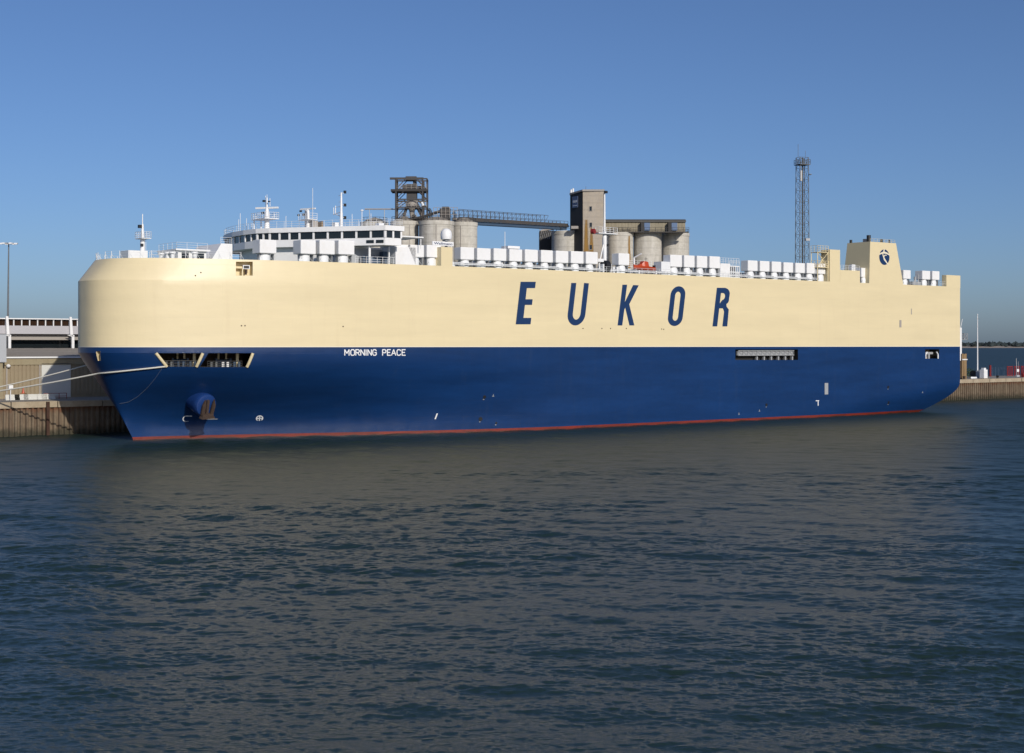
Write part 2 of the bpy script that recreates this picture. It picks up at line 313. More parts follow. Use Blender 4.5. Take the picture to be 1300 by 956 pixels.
# ------------------------------------------------------------------ water: one sheet to the horizon, real chop near by
def make_water():
    d = list(np.arange(44, 76, 0.078)) + list(np.arange(76, 112, 0.13)) + list(np.arange(112, 170, 0.20)) + list(np.arange(170, 270, 0.36))
    x = 270.0
    while x < 40000: d.append(x); x *= 1.004 if x < 700 else (1.03 if x < 6000 else 1.12)
    d = np.array([6.0, 14, 22, 30, 36, 40] + d)
    A = R(22.5)
    ang = np.concatenate([np.linspace(-math.pi, -A, 60)[:-1], np.linspace(-A, A, 700), np.linspace(A, math.pi, 60)[1:-1]])
    D, T = np.meshgrid(d.astype(np.float32), ang.astype(np.float32), indexing='ij')
    X = D * np.sin(T); Y = D * np.cos(T)
    H = np.zeros_like(X)
    spacing = np.gradient(d)[:, None] * np.ones_like(T)
    spacing = np.maximum(spacing, np.where(np.abs(T) <= A, D * (2*A/699), D * 0.1))
    n = 128
    lam = np.concatenate([0.24 * (0.95 / 0.24) ** rng.random(88), 0.95 * (9.0 / 0.95) ** rng.random(n - 88)])
    for i in range(n):
        th = R(-98) + rng.normal(0, R(40 if i < 88 else 28)); k = 2 * math.pi / lam[i]
        a = (0.175 * math.sqrt(2 / 88) if i < 88 else 0.092 * math.sqrt(2 / 40)) / k * (0.8 + 0.4 * rng.random())
        fade = np.clip((lam[i] / spacing - 2.2) / 2.0, 0, 1)
        ph = k * (X * math.cos(th) + Y * math.sin(th)) + rng.random() * 6.283
        H += a * fade * (np.sin(ph) + 0.22 * np.cos(2 * ph))
    # gusty patches: smooth and rougher areas
    g = np.zeros_like(X)
    for i in range(14):
        th = rng.random() * 6.283; L_ = 25 + 70 * rng.random(); g += np.sin(2*math.pi/L_ * (X*math.cos(th)*0.5 + Y*math.sin(th)) + rng.random()*6.283)
    H *= np.clip(0.95 + 0.09 * g, 0.6, 1.4)
    nr, nc = X.shape
    V = np.stack([X, Y, H], -1).reshape(-1, 3)
    i = np.arange(nr - 1)[:, None] * nc; j = np.arange(nc)[None, :]; j2 = (j + 1) % nc
    Fq = np.stack([i + j, i + j2, i + nc + j2, i + nc + j], -1).reshape(-1, 4)[:, ::-1]
    me = bpy.data.meshes.new('water')
    me.vertices.add(len(V) + 1); me.vertices.foreach_set('co', np.concatenate([V, [[0, 0, 0]]]).ravel().astype(np.float32))
    tri = np.stack([np.full(nc, len(V)), (np.arange(nc) + 1) % nc, np.arange(nc)], -1)
    me.loops.add(Fq.size + tri.size); me.polygons.add(len(Fq) + nc)
    me.loops.foreach_set('vertex_index', np.concatenate([Fq.ravel(), tri.ravel()]).astype(np.int32))
    ls = np.concatenate([np.arange(len(Fq)) * 4, Fq.size + np.arange(nc) * 3]); me.polygons.foreach_set('loop_start', ls.astype(np.int32))
    me.update(calc_edges=True); me.validate()
    me.polygons.foreach_set('use_smooth', np.ones(len(me.polygons), dtype=bool))
    if me.polygons[1000].normal.z < 0: me.flip_normals()
    m, t, b = nodes_of('sea_water'); N, L = t.nodes, t.links
    b.inputs['Base Color'].default_value = (0.015, 0.031, 0.026, 1); b.inputs['Roughness'].default_value = 0.06; b.inputs['IOR'].default_value = 1.333
    tc = N.new('ShaderNodeTexCoord')
    # wind chop too fine for the mesh: more of it is left unresolved where the sheet is coarser
    vl = N.new('ShaderNodeVectorMath'); vl.operation = 'LENGTH'; L.new(tc.outputs['Object'], vl.inputs[0])
    cr = N.new('ShaderNodeFloatCurve'); mr = N.new('ShaderNodeMapRange'); mr.inputs[1].default_value = 0; mr.inputs[2].default_value = 400; L.new(vl.outputs['Value'], mr.inputs[0])
    c = cr.mapping.curves[0]; c.points[0].location = (0, .10); c.points[1].location = (1, .45); c.points.new(.13, .13); c.points.new(.25, .24); c.points.new(.36, .28); c.points.new(.5, .35); cr.mapping.update()
    L.new(mr.outputs[0], cr.inputs['Value']); L.new(cr.outputs[0], b.inputs['Roughness'])
    prev = None
    for sc, dist, det, rot in (((0.9, 2.8, 1), 0.030, 4, 0.07), ((2.8, 8.5, 1), 0.040, 4, -0.06)):
        mp = N.new('ShaderNodeMapping'); mp.inputs['Scale'].default_value = sc; mp.inputs['Rotation'].default_value = (0, 0, rot); L.new(tc.outputs['Object'], mp.inputs[0])
        nz = N.new('ShaderNodeTexNoise'); nz.inputs['Scale'].default_value = 1.0; nz.inputs['Detail'].default_value = det; nz.inputs['Roughness'].default_value = 0.55; L.new(mp.outputs[0], nz.inputs['Vector'])
        bp = N.new('ShaderNodeBump'); bp.inputs['Strength'].default_value = 1.0; bp.inputs['Distance'].default_value = dist; bp.inputs['Filter Width'].default_value = 0.03; L.new(nz.outputs['Fac'], bp.inputs['Height'])
        if prev: L.new(prev.outputs[0], bp.inputs['Normal'])
        prev = bp
    L.new(prev.outputs[0], b.inputs['Normal'])
    o = link('water', me, m); prop(o, kind='structure')
make_water()

# ------------------------------------------------------------------ quay (setting)
QB, QZ = 38.5, 5.6
QL0, QL1 = -130.0, 330.0
ql = [(QL0, QB + 0.5), (QL1, QB + 0.5), (QL1, 330), (14, 330), (14, QB + 24), (QL0, QB + 24)]
mb = MB(); P = [dockw(s, b, 0) for s, b in ql]
mb.prism([(p.x, p.y) for p in P], -4, QZ)
quay = mb.build('quay', M['quaytop']); prop(quay, kind='structure')
pv = []; pf = []; s = QL0; row = 0
prof = [(0.0, 0.0), (0.32, 0.0), (0.46, 0.42), (0.78, 0.42), (0.92, 0.0)]
while s < QL1:
    for ds, dp in prof[:-1]:
        jit = random.uniform(-0.03, 0.03)
        for z in (-3.0, 0.0, 0.4, QZ - 0.9):
            p = dockw(s + ds, QB + 0.05 + dp + jit, z); pv.append(p)
        row += 1
    s += 0.92
pf = [(i*4+k, i*4+k+1, (i+1)*4+k+1, (i+1)*4+k) for i in range(row-1) for k in range(3)]
o = MB().add(pv, pf).build('sheet_pile_wall', M['pile'], quay); prop(o, kind='stuff')
cm = MB().bb(0.05, 7.6, -1.6, 0.25, -0.95, 0.06).mesh('coping_block')
cm.materials.append(M['coping']); s = QL0; k = 0
while s < QL1 - 7:
    o = link('coping_block', cm, None, quay); o.matrix_local = Matrix.Translation(dockw(s, QB + 0.12 + random.uniform(-.03, .03), QZ + random.uniform(-.02, .03))) @ Matrix.Rotation(YAW, 4, 'Z')
    s += 7.75
fp = MB().bb(-0.26, 0.26, 0.02, 0.4, -QZ - 1, 0.02).mesh('fender_pile'); fp.materials.append(surf('dark_rust', (0.055, 0.026, 0.016), .9, .5, 2.0))
for s in (214.5, 197.2, 250.0, 231.0):
    if s < QL1: o = link('fender_pile', fp, None, quay); o.matrix_local = Matrix.Translation(dockw(s, QB - 0.15, QZ)) @ Matrix.Rotation(YAW, 4, 'Z')

# ------------------------------------------------------------------ the ship
ship = empty('car_carrier_ship', ROOT, YAW, 'long car carrier ship with cream topsides above a dark blue hull', 'ship')
ZS, ZT, ZK = 14.72, 28.4, 25.0               # paint line, upper deck edge, bow knuckle
def stem(z):
    if z <= 0: return 190.6
    if z < 13.8: return 190.6 + 8.1 * (z / 13.8) ** 1.08
    if z <= ZK: return 198.7
    return 198.7 - 2.7 * (z - ZK) / (ZT - ZK)
def sstep(a): a = min(1, max(0, a)); return a * a * (3 - 2 * a)
def half(s, z):
    xf = stem(z)
    tt = min(1, max(0, (s - 122) / (xf - 122))); top = HB * max(0, 1 - tt ** 2.0) ** (1 / 2.7)
    tw = min(1, max(0, (s - 112) / (xf - 112))); wl = HB * max(0, 1 - tw ** 1.95) ** 1.5
    v = min(1, max(0, z / 13.6)); g = 0.85 * sstep((v - .12) / .82) + 0.15 * v ** 1.5
    y = wl + (top - wl) * g
    if s < 55:                               # stern: the lower hull tucks in
        k = (1 - s / 55) ** 2; zl = 1.2 + 6.0 * (1 - s / 55)
        if z < zl: y -= 4.5 * k * (1 - max(z, -2) / zl) ** 2
    return y
def aft(z):
    if z >= 6.2: return 0.0
    return 11.5 * (1 - max(z, -2.0) / 6.2) ** 1.7
NB = 96
def row_pts(z):
    xa, xf = aft(z), stem(z); out = []
    for i in range(NB + 1):
        t = i / NB
        if t < 0.3: s = xa + (100 - xa) * (t / 0.3)
        else:
            q = (t - 0.3) / 0.7; s = 100 + (xf - 100) * (1 - (1 - q) ** 2.5)
        out.append((s, half(s, z) if i < NB else 0.0, z))
    return out
def shell_bm(zs, top=False, transom=True):
    bm = bmesh.new(); rows = []
    for z in zs:
        pts = row_pts(z); ring = [bm.verts.new(p) for p in pts] + [bm.verts.new((p[0], -p[1], p[2])) for p in pts[-2::-1]]
        rows.append(ring)
    n = len(rows[0])
    for a, b in zip(rows, rows[1:]):
        for i in range(n - 1): bm.faces.new((a[i+1], a[i], b[i], b[i+1]))
        if transom: bm.faces.new((a[0], a[-1], b[-1], b[0]))
    return bm
def shell_obj(name, bm, mat, sharp=14):
    me = bpy.data.meshes.new(name); bm.to_mesh(me)
    for p in me.polygons: p.use_smooth = True
    me.set_sharp_from_angle(angle=R(sharp)); return link(name, me, mat, ship)
zr = 0.5
bm_red = shell_bm([-2.5, -1.2, -0.4, 0.3, zr])
bm_blue = shell_bm(list(np.linspace(zr, ZS, 34)))
bm_line = shell_bm([ZS, ZS + 0.07, ZS + 0.14])
zs = list(np.linspace(ZS + 0.14, ZK, 12)) + list(np.linspace(ZK, ZT, 6))[1:]
bm_cream = shell_bm(zs)
bmv = shell_bm([-2.5, -1.2, -0.4, 0.3] + list(np.linspace(zr, ZS, 34)) + [ZS + 0.07] + zs); bmv.normal_update(); bvh_all = BVHTree.FromBMesh(bmv)
def hit(px, py):                              # photo point -> point and outward normal on the hull
    d = pray(px, py).normalized()
    h = bvh_all.ray_cast(CAML, d)
    if h[0] is None: return None
    nrm = h[1] if h[1].dot(d) < 0 else -h[1]
    return h[0], nrm
def cast(p, d):
    h = bvh_all.ray_cast(p + d * 12, -d)
    return h[0] if h[0] else p
def cut(bm, corners, D, inner_mat, depth=1.0, name='opening', frame_th=0.0, floor=None):
    """cut a four-sided opening into a hull shell and line it; corners clockwise seen from outside"""
    D = D.normalized(); c0 = sum(corners, Vector()) / 4
    planes = []
    for i in range(4):
        a, b = corners[i], corners[(i + 1) % 4]; no = (b - a).cross(D).normalized()
        if no.dot(c0 - a) < 0: no = -no
        planes.append((a, no))
    rad = max((c - c0).length for c in corners) + 3.5
    for a, no in planes:
        fs = [f for f in bm.faces if min((v.co - c0).length for v in f.verts) < rad and f.calc_center_median().y > -2 and (f.calc_center_median() - c0).dot(D) > -6]
        geom = list(set(fs) | {e for f in fs for e in f.edges} | {v for f in fs for v in f.verts})
        bmesh.ops.bisect_plane(bm, geom=geom, plane_co=a, plane_no=no, dist=0.0005)
    kill = []
    for f in bm.faces:
        c = f.calc_center_median()
        if (c - c0).length < rad and (c - c0).dot(D) > -4 and all((c - a).dot(no) > 0 for a, no in planes): kill.append(f)
    bmesh.ops.delete(bm, geom=kill, context='FACES')
    ring = []
    for i in range(4):
        a, b = corners[i], corners[(i + 1) % 4]
        for k in range(6): ring.append(cast(a.lerp(b, k / 6), D))
    mb = MB(); n = len(ring); inn = [p - D * depth for p in ring]
    if frame_th:
        inn = [p - D * depth + (c0 - p).normalized() * 0 for p in ring]
    out = [p + D * 0.02 for p in ring]
    mb.add(out + inn, [(i, (i + 1) % n, n + (i + 1) % n, n + i) for i in range(n)])
    return mb.build(name, inner_mat, ship), planes, c0
def quadpx(pts): return [hit(*p)[0] for p in pts]

# two mooring openings in the bow
for q, zz in (((198, 448.3), (257.5, 448.3), (249.5, 465.4), (211.5, 465.4)), 0), (((264.5, 448.3), (321, 448.3), (313.5, 465.8), (253.5, 465.8)), 1):
    cs = quadpx(q); D = hit((q[0][0] + q[1][0]) / 2, 456)[1]; D.z = 0
    fr, pl, c0 = cut(bm_blue, cs, D, M['cream2'], 0.9, 'mooring_opening')
    D.normalize(); T = Vector((0, 0, 1)).cross(D)
    w = (cs[1] - cs[0]).length; zb = min(c.z for c in cs); zt = max(c.z for c in cs)
    X4 = Matrix((T, D, (0, 0, 1))).transposed().to_4x4(); X4.translation = Vector((c0.x, c0.y, zb))
    def put(mb, name, mat, sm=None):
        o = mb.build(name, mat, fr, smooth=sm); o.matrix_local = X4; return o
    put(MB().bb(-w*.62, w*.62, -7.5, -0.95, -0.35, -0.15), 'mooring_deck', M['dark'])
    put(MB().bb(-w*.62, w*.62, -7.7, -7.5, -0.3, 3.2), 'inner_bulkhead', M['rust'])
    for k in range(3):
        x = -w*.28 + k * w * .26
        put(MB().tube((x, -2.2, -0.15), (x, -2.2, 0.75), 0.22, n=10).tube((x+.75, -2.2, -0.15), (x+.75, -2.2, 0.75), 0.22, n=10).bb(x-.4, x+1.15, -2.5, -1.9, -0.15, 0.0), 'bollard', M['white2'] if (k == 1 and zz == 1) else M['mast'] if k == 0 else M['steelblue'], 40)
    put(MB().tube((-w*.1, -4.2, 0.6), (w*.18, -4.2, 0.6), 0.55, n=14).bb(-w*.14, -w*.1, -4.9, -3.5, -.1, 1.3).bb(w*.18, w*.22, -4.9, -3.5, -.1, 1.3), 'winch', M['steelblue'], 40)
    put(MB().rail([(-w*.4, -1.25, -.1), (w*.38, -1.25, -.1)], h=1.0, r=0.04, post=0.9), 'railing', M['black'])
    for a_, b_, y_ in ((.30, .36, -3), (.12, .16, -5), (-.02, .02, -6)): put(MB().bb(w*a_, w*b_, y_, y_ + .2, -.1, 3.1), 'pillar', M['cream2'])
    for i0, i1 in (((3, 0), (1, 2)) if zz == 0 else ((1, 2),)):
        pa, pb = cast(cs[i0], D), cast(cs[i1], D); MB().path([cast(pa.lerp(pb, k / 5), D) + D * .05 for k in range(6)], .24, 8).build('frame_bar', M['cream2'], fr)
# small fairlead slot near the stem
cs = quadpx(((122.5, 446), (127.8, 446), (127.8, 458), (124.5, 458))); Dn = hit(125, 452)[1]; Dn.z = 0
fr, pl, c0 = cut(bm_blue, cs, Dn, M['cream2'], 0.7, 'fairlead_slot')
# accommodation ladder recess
cs = [onside(*p) for p in ((933.5, 443.6), (1013, 443.6), (1013, 457), (933.5, 457))]
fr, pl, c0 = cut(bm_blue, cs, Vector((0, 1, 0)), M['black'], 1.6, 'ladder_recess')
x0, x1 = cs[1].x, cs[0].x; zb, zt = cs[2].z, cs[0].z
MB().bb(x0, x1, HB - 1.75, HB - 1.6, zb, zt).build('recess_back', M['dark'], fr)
mb = MB(); n = 12
for k in range(n + 1):
    x = x0 + 0.9 + (x1 - x0 - 2.2) * k / n; mb.tube((x, HB - .35, zb + 1.0), (x, HB - .35, zb + 1.95), 0.05, n=5)
    if k < n: mb.tube((x, HB - .35, zb + 1.0), (x + (x1 - x0 - 2.2) / n, HB - .35, zb + 1.95), 0.04, n=5)
for zz in (zb + 1.0, zb + 1.95): mb.bb(x0 + .8, x1 - 1.2, HB - .45, HB - .3, zz - .06, zz + .06)
mb.bb(x0 + .8, x1 - 1.2, HB - .95, HB - .6, zb + 1.0, zb + 1.9)
mb.build('accommodation_ladder', M['grey'], fr)
for k in range(6): MB().bb(x0 + 1 + k * 2.1, x0 + 1.35 + k * 2.1, HB - .8, HB - .4, zb, zb + .75).build('ladder_bracket', M['grey'], fr)
# stern mooring opening
cs = [onside(*p) for p in ((1174.5, 443.4), (1192.3, 443.4), (1192, 455.3), (1175, 455.3))]
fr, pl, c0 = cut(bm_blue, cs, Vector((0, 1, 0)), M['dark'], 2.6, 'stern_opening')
x0, x1 = cs[1].x, cs[0].x; zb, zt = cs[2].z, cs[0].z
MB().bb(x0 - .2, x1 + .2, HB - 2.8, HB - 2.6, zb, zt + .2).build('recess_back', M['timber'], fr)
for xx in (x0 + .3, x1 - .3):
    MB().path([(xx, HB - .1, zb), (xx, HB - .1, zb + .9), (xx + (.5 if xx < c0.x else -.5), HB - .1, zb + 1.5)], 0.17, 8).build('fairlead_horn', M['white2'], fr)
MB().bb(x0 + .6, x1 - .6, HB - 1.6, HB - 1.2, zb + 1.0, zb + 1.5).tube((c0.x, HB - 1, zb), (c0.x, HB - 1, zb + 1), .3).build('roller_fairlead', M['grey'], fr)
# recess with side light at the shoulder of the upper hull
cs = quadpx(((299.5, 332.2), (320.8, 332.2), (320.8, 349.8), (299.5, 349.8))); Dn = hit(310, 341)[1]; Dn.z = 0
fr, pl, c0 = cut(bm_cream, cs, Dn, M['cream2'], 1.6, 'side_light_recess')
Dn.normalize(); T = Vector((0, 0, 1)).cross(Dn); X4 = Matrix((T, Dn, (0, 0, 1))).transposed().to_4x4(); X4.translation = c0
if X4.col[0].x > 0: pass
w = (cs[1] - cs[0]).length; hh = cs[0].z - cs[3].z
def put(mb, name, mat):
    o = mb.build(name, mat, fr); o.matrix_local = X4; return o
sg = 1 if (cs[1] - cs[0]).dot(T) > 0 else -1
put(MB().bb(-w*.6, w*.6, -1.8, -1.6, -hh*.6, hh*.6), 'recess_back', M['cream2'])
put(MB().bb(sg*w*-.05, sg*w*.36, -.9, -.3, -hh*.02, hh*.26), 'light_screen', M['white2'])
put(MB().bb(sg*w*0.0, sg*w*.31, -.3, -.24, hh*.03, hh*.21), 'light_panel', M['black'])
put(MB().bb(sg*w*-.12, sg*w*-.05, -1.2, -.2, -hh*.5, hh*.0), 'bracket', M['cream2'])
put(MB().bb(sg*w*.1, sg*w*.2, -.8, -.4, -hh*.42, -hh*.08), 'lamp', M['rust'])
put(MB().bb(-w*.5, sg*w*.1 if sg > 0 else w*.5, -1.6, -.6, hh*.02, hh*.1), 'ledge', M['cream2'])

shell_obj('boot_topping', bm_red, M['red']); shell_obj('lower_hull', bm_blue, M['blue']); shell_obj('paint_line', bm_line, M['whiteline']); shell_obj('upper_hull', bm_cream, M['cream'])
pts = row_pts(ZT - .12); mb = MB(); ring = [(p[0], p[1] - .02, ZT - .12) for p in pts] + [(p[0], -p[1] + .02, ZT - .12) for p in pts[-2::-1]]
mb.add(ring, [tuple(range(len(ring)))]); mb.build('upper_deck', M['deck'], ship)

# letters on the side (outlines on the flat side plating, a few cm proud)
def L2(u, v): return onside(640 + u / 4.0625, 340 + v / 4.06)
def arc(cx, cy, rx, ry, a0, a1, n=14): return [(cx + rx * math.cos(R(a0 + (a1 - a0) * i / n)), cy - ry * math.sin(R(a0 + (a1 - a0) * i / n))) for i in range(n + 1)]
def slant(pts, y0, k=0.114): return [(u - (v - y0) * k, v) for u, v in pts]
def letter(polys):
    bm = bmesh.new()
    for outer, inner in polys:
        vs = [bm.verts.new(L2(*p)) for p in outer]; es = [bm.edges.new((a, b)) for a, b in zip(vs, vs[1:] + vs[:1])]
        if inner:
            wi = [bm.verts.new(L2(*p)) for p in inner]; es += [bm.edges.new((a, b)) for a, b in zip(wi, wi[1:] + wi[:1])]
        bmesh.ops.triangle_fill(bm, edges=es, use_beauty=True)
    r = bmesh.ops.extrude_face_region(bm, geom=list(bm.faces))
    for v in r['geom']:
        if isinstance(v, bmesh.types.BMVert): v.co.y += 0.03
    for v in bm.verts: v.co.y += 0.004
    bmesh.ops.recalc_face_normals(bm, faces=bm.faces)
    me = bpy.data.meshes.new('letter'); bm.to_mesh(me); bm.free()
    return link('letter', me, M['navy'], ship)
letter([(slant([(85,72),(163,72),(163,104.5),(120.5,104.5),(120.5,162),(157,162),(157,191),(120.5,191),(120.5,258),(161,258),(161,291),(85,291)], 72), None)])
uo = [(346,78),(372,78)] + [(372, 235)] + arc(392, 235, 20, 32, 180, 360) + [(412, 78), (437, 80)] + [(437, 240)] + arc(391.5, 240, 45.5, 57, 360, 180)
letter([(slant(uo, 78), None)])
letter([([(610,87),(634,87),(622,178),(665,89),(694,90),(645,188),(671,297),(646,297),(624,205),(619,218),(609,297),(585,297)], None)])
oo = arc(901, 140, 38, 45, 0, 180) + arc(901, 256, 38, 44, 180, 360); oi = arc(901, 143, 14, 20, 0, 180) + arc(901, 253, 14, 20, 180, 360)
letter([(slant(oo, 95), slant(oi, 95))])
ro = [(1097,103),(1132,103)] + arc(1134, 137, 33, 34, 88, -8) + [(1166,155)] + arc(1140, 165, 27, 27, -10, -55, 4) + [(1158,200),(1171,215)] + [(1173,302),(1148,302),(1148,226),(1140,209),(1121,209),(1121,302),(1097,302)]
ri = [(1121,130),(1130,130)] + arc(1131, 148, 13, 18, 85, -85) + [(1121,184)]
letter([(slant(ro, 103), slant(ri, 103))])
# ship's name on the bow
def text_mesh(txt, bold=0.0, space=1.0):
    c = bpy.data.curves.new('t', 'FONT'); c.body = txt; c.offset = bold; c.space_character = space; c.resolution_u = 3
    o = bpy.data.objects.new('t', c); col.objects.link(o); dg = bpy.context.evaluated_depsgraph_get(); dg.update()
    me = bpy.data.meshes.new_from_object(o.evaluated_get(dg)); bpy.data.objects.remove(o); bpy.data.curves.remove(c)
    return me
def wrap_text(txt, px0, px1, py0, py1, mat, name, bold=0.03):
    me = text_mesh(txt, bold); xs = [v.co.x for v in me.vertices]; ys = [v.co.y for v in me.vertices]
    ax, bx, ay, by = min(xs), max(xs), min(ys), max(ys)
    bm = bmesh.new(); bm.from_mesh(me)
    for v in bm.verts:
        u = (v.co.x - ax) / (bx - ax); w_ = (v.co.y - ay) / (by - ay)
        p, n = hit(px0 + (px1 - px0) * u, py1 + (py0 - py1) * w_); v.co = p + n * 0.05
    me2 = bpy.data.meshes.new(name); bm.to_mesh(me2); bm.free()
    return link(name, me2, mat, ship)
GL = {'M': [[(0,0),(0,1),(.5,.35),(1,1),(1,0)]], 'O': [[(.25,0),(0,.2),(0,.8),(.25,1),(.75,1),(1,.8),(1,.2),(.75,0),(.25,0)]],
      'R': [[(0,0),(0,1),(.7,1),(1,.85),(1,.62),(.7,.47),(0,.47)], [(.5,.47),(1,0)]], 'N': [[(0,0),(0,1),(1,0),(1,1)]], 'I': [[(.5,0),(.5,1)]],
      'G': [[(1,.8),(.75,1),(.25,1),(0,.8),(0,.2),(.25,0),(.75,0),(1,.2),(1,.48),(.55,.48)]], 'P': [[(0,0),(0,1),(.7,1),(1,.85),(1,.6),(.7,.45),(0,.45)]],
      'E': [[(1,1),(0,1),(0,0),(1,0)], [(0,.5),(.8,.5)]], 'A': [[(0,0),(.5,1),(1,0)], [(.2,.33),(.8,.33)]], 'C': [[(1,.8),(.75,1),(.25,1),(0,.8),(0,.2),(.25,0),(.75,0),(1,.2)]]}
def stroke_letter(ch, px0, px1, py0, py1, w):
    mb = MB(); vs = []; fs = []
    for line in GL[ch]:
        pts = [Vector((px0 + (px1 - px0) * u, py1 + (py0 - py1) * v)) for u, v in line]
        for a_, b_ in zip(pts, pts[1:]):
            d = (b_ - a_).normalized(); n_ = Vector((-d.y, d.x)) * w; e = d * w * .55
            n0 = len(vs)
            for q in (a_ - e + n_, b_ + e + n_, b_ + e - n_, a_ - e - n_):
                p, nn = hit(q.x, q.y); vs.append(p + nn * (.035 + .004 * (len(fs) % 7)))
            fs.append((n0, n0 + 1, n0 + 2, n0 + 3))
    return mb.add(vs, fs).build('letter', M['white'], ship)
for ch, a_, b_ in (('M', 437.6, 443.0), ('O', 445.2, 449.9), ('R', 451.6, 456.0), ('N', 457.9, 462.5), ('I', 463.6, 465.6), ('N', 466.9, 471.4), ('G', 473.1, 477.6), ('P', 485.6, 489.8), ('E', 491.7, 495.6), ('A', 497.0, 502.3), ('C', 503.9, 508.4), ('E', 510.3, 514.4)):
    stroke_letter(ch, a_, b_, 443.9, 451.0, .60)

def onhull(name, mb_fn, px, py, mat, off=0.02):
    p, n = hit(px, py); T = Vector((0, 0, 1)).cross(n).normalized(); B = n.cross(T)
    X4 = Matrix((T, B, n)).transposed().to_4x4(); X4.translation = p + n * off
    o = mb_fn.build(name, mat, ship); o.matrix_local = X4; return o
def ringm(r0, r1, n=20, a0=0, a1=360):
    mb = MB(); vs = []; 
    for i in range(n + 1):
        t = R(a0 + (a1 - a0) * i / n); vs += [(r0*math.cos(t), r0*math.sin(t), 0.01), (r1*math.cos(t), r1*math.sin(t), 0.01)]
    return mb.add(vs, [(2*i, 2*i+1, 2*i+3, 2*i+2) for i in range(n)])
# hull marks: thruster rings, bulb mark, tug mark, pilot door, valves and hull doors
onhull('thruster_mark', ringm(.42, .6).bb(-.5, .5, -.08, .08, 0, .02).bb(-.08, .08, -.5, .5, 0, .02), 329.5, 531, M['white2'])
onhull('bulb_mark', ringm(.5, .66, 14, 60, 300).bb(.0, .8, .45, .6, 0, .02), 237, 531.5, M['white2'])
onhull('load_mark', MB().bb(-.9, .9, -.06, .06, 0, .02), 269, 532, M['grey'])
onhull('pilot_door', MB().bb(-.55, .55, -1.2, 1.2, 0, .03), 1049, 493.5, M['grey'])
onhull('tug_mark', MB().bb(-.75, .3, .45, .62, 0, .02).bb(-.12, .12, -.5, .45, 0, .02), 1038.5, 512, M['white2'])
onhull('outlet', MB().add([(-.1,-.5,0.01),(.15,-.5,0.01),(.45,.5,0.01),(.2,.5,0.01)], [(0,1,2,3)]), 552.5, 528.5, M['white'])
for px, py, r in ((615, 504, .3), (610, 532, .36), (630, 537, .2), (973, 514, .3), (1127.5, 491.5, .3), (1128, 511, .3)):
    onhull('hull_outlet', MB().tube((0,0,-.05), (0,0,.05), r, n=14), px, py, M['black'])
    onhull('outlet_shroud', MB().bb(-.3, -.05, -r-.18, -r-.06, 0, .10), px, py, M['galv'])
for px, py in ((626, 503), (964, 522), (938, 526), (1171, 498.5)):
    onhull('draught_mark', MB().bb(-.2, .2, -.05, .05, 0, .02).bb(-.05, .05, .05, .35, 0, .02), px, py, M['grey'])
onhull('hull_door', MB().bb(-.35, .35, -.8, .8, 0, .025), 1143, 411, M['soffit'])
onhull('hull_door', MB().bb(-.14, .14, -.65, .65, 0, .025), 1157, 395.5, M['soffit'])
for px, py in ((306.5, 413.5), (311, 413.5), (435.5, 414.5), (740, 417), (764, 417), (775, 417), (840, 417.7), (842.5, 418), (255, 346), (248, 350), (795, 417)):
    onhull('scupper', MB().tube((0,0,-.05), (0,0,.04), .11, n=8), px, py, M['rust'])

# anchor pod and anchor
p, n = hit(252, 509)
mb = MB(); rings = []; vs = []; nn = 20
prof = [(-2.8, 1.25), (-.5, 1.6), (1.4, 1.85), (2.1, 1.88), (2.4, 1.75), (2.5, 1.5)]
for d, r in prof:
    for i in range(nn):
        t = 2 * math.pi * i / nn; vs.append(Vector((r * math.cos(t), d, r * math.sin(t) * 1.0)))
fs = [(k*nn+i, k*nn+(i+1) % nn, (k+1)*nn+(i+1) % nn, (k+1)*nn+i) for k in range(len(prof)-1) for i in range(nn)] + [tuple(range((len(prof)-1)*nn, len(prof)*nn))]
pod = mb.add(vs, fs).build('anchor_pod', M['blue2'], ship, smooth=40)
PODM = Matrix.Translation(p + Vector((0.2, 0.3, -0.1))) @ Matrix.Rotation(R(-14), 4, 'X') @ Matrix.Rotation(R(8), 4, 'Z')
a = MB(); a.bb(-1.0, 1.0, 2.55, 3.15, -1.75, -1.2)
for sgn in (-1, 1): a.extr([(sgn*.55, 2.6, -1.5), (sgn*1.1, 2.6, -1.4), (sgn*1.15, 2.9, .2), (sgn*.8, 3.0, 1.2), (sgn*.6, 2.9, .0)], (0, .32, 0))
a.bb(-.2, .2, 2.5, 2.9, -1.4, 1.0); a.extr([(-1.2, 2.5, -1.9), (1.2, 2.5, -1.9), (1.0, 2.5, -1.55), (-1.0, 2.5, -1.55)], (0, .9, 0))
an = a.build('anchor', M['rust'], ship); an.matrix_local = PODM; pod.matrix_local = PODM
# rope guard / draught post on the stem
mb = MB()
for z in np.arange(1.5, 13.5, 1.0):
    pass

# ---- cream casings on the upper deck edge
def casing(px0, px1, pyt, b0, depth, name, zb=ZT - .25):
    a, c = onside(px0, pyt, b0), onside(px1, pyt, b0)
    zt = (a.z + c.z) / 2; y1 = min(half(c.x, ZT - .3), half(a.x, ZT - .3)) - b0
    return MB().bb(c.x, a.x, y1 - depth, y1, zb, zt).build(name, M['cream2'], ship), c.x, a.x, zt
casing(562.5, 577, 313.5, 0.004, 2.0, 'casing')
pc, cx0, cx1, czt = casing(1053.5, 1066.5, 317, 0.004, 2.4, 'casing')
casing(1066.6, 1091.8, 343.2, 0.004, 0.5, 'bulwark')
casing(1201.5, 1219.2, 349.5, 0.004, 1.2, 'bulwark')
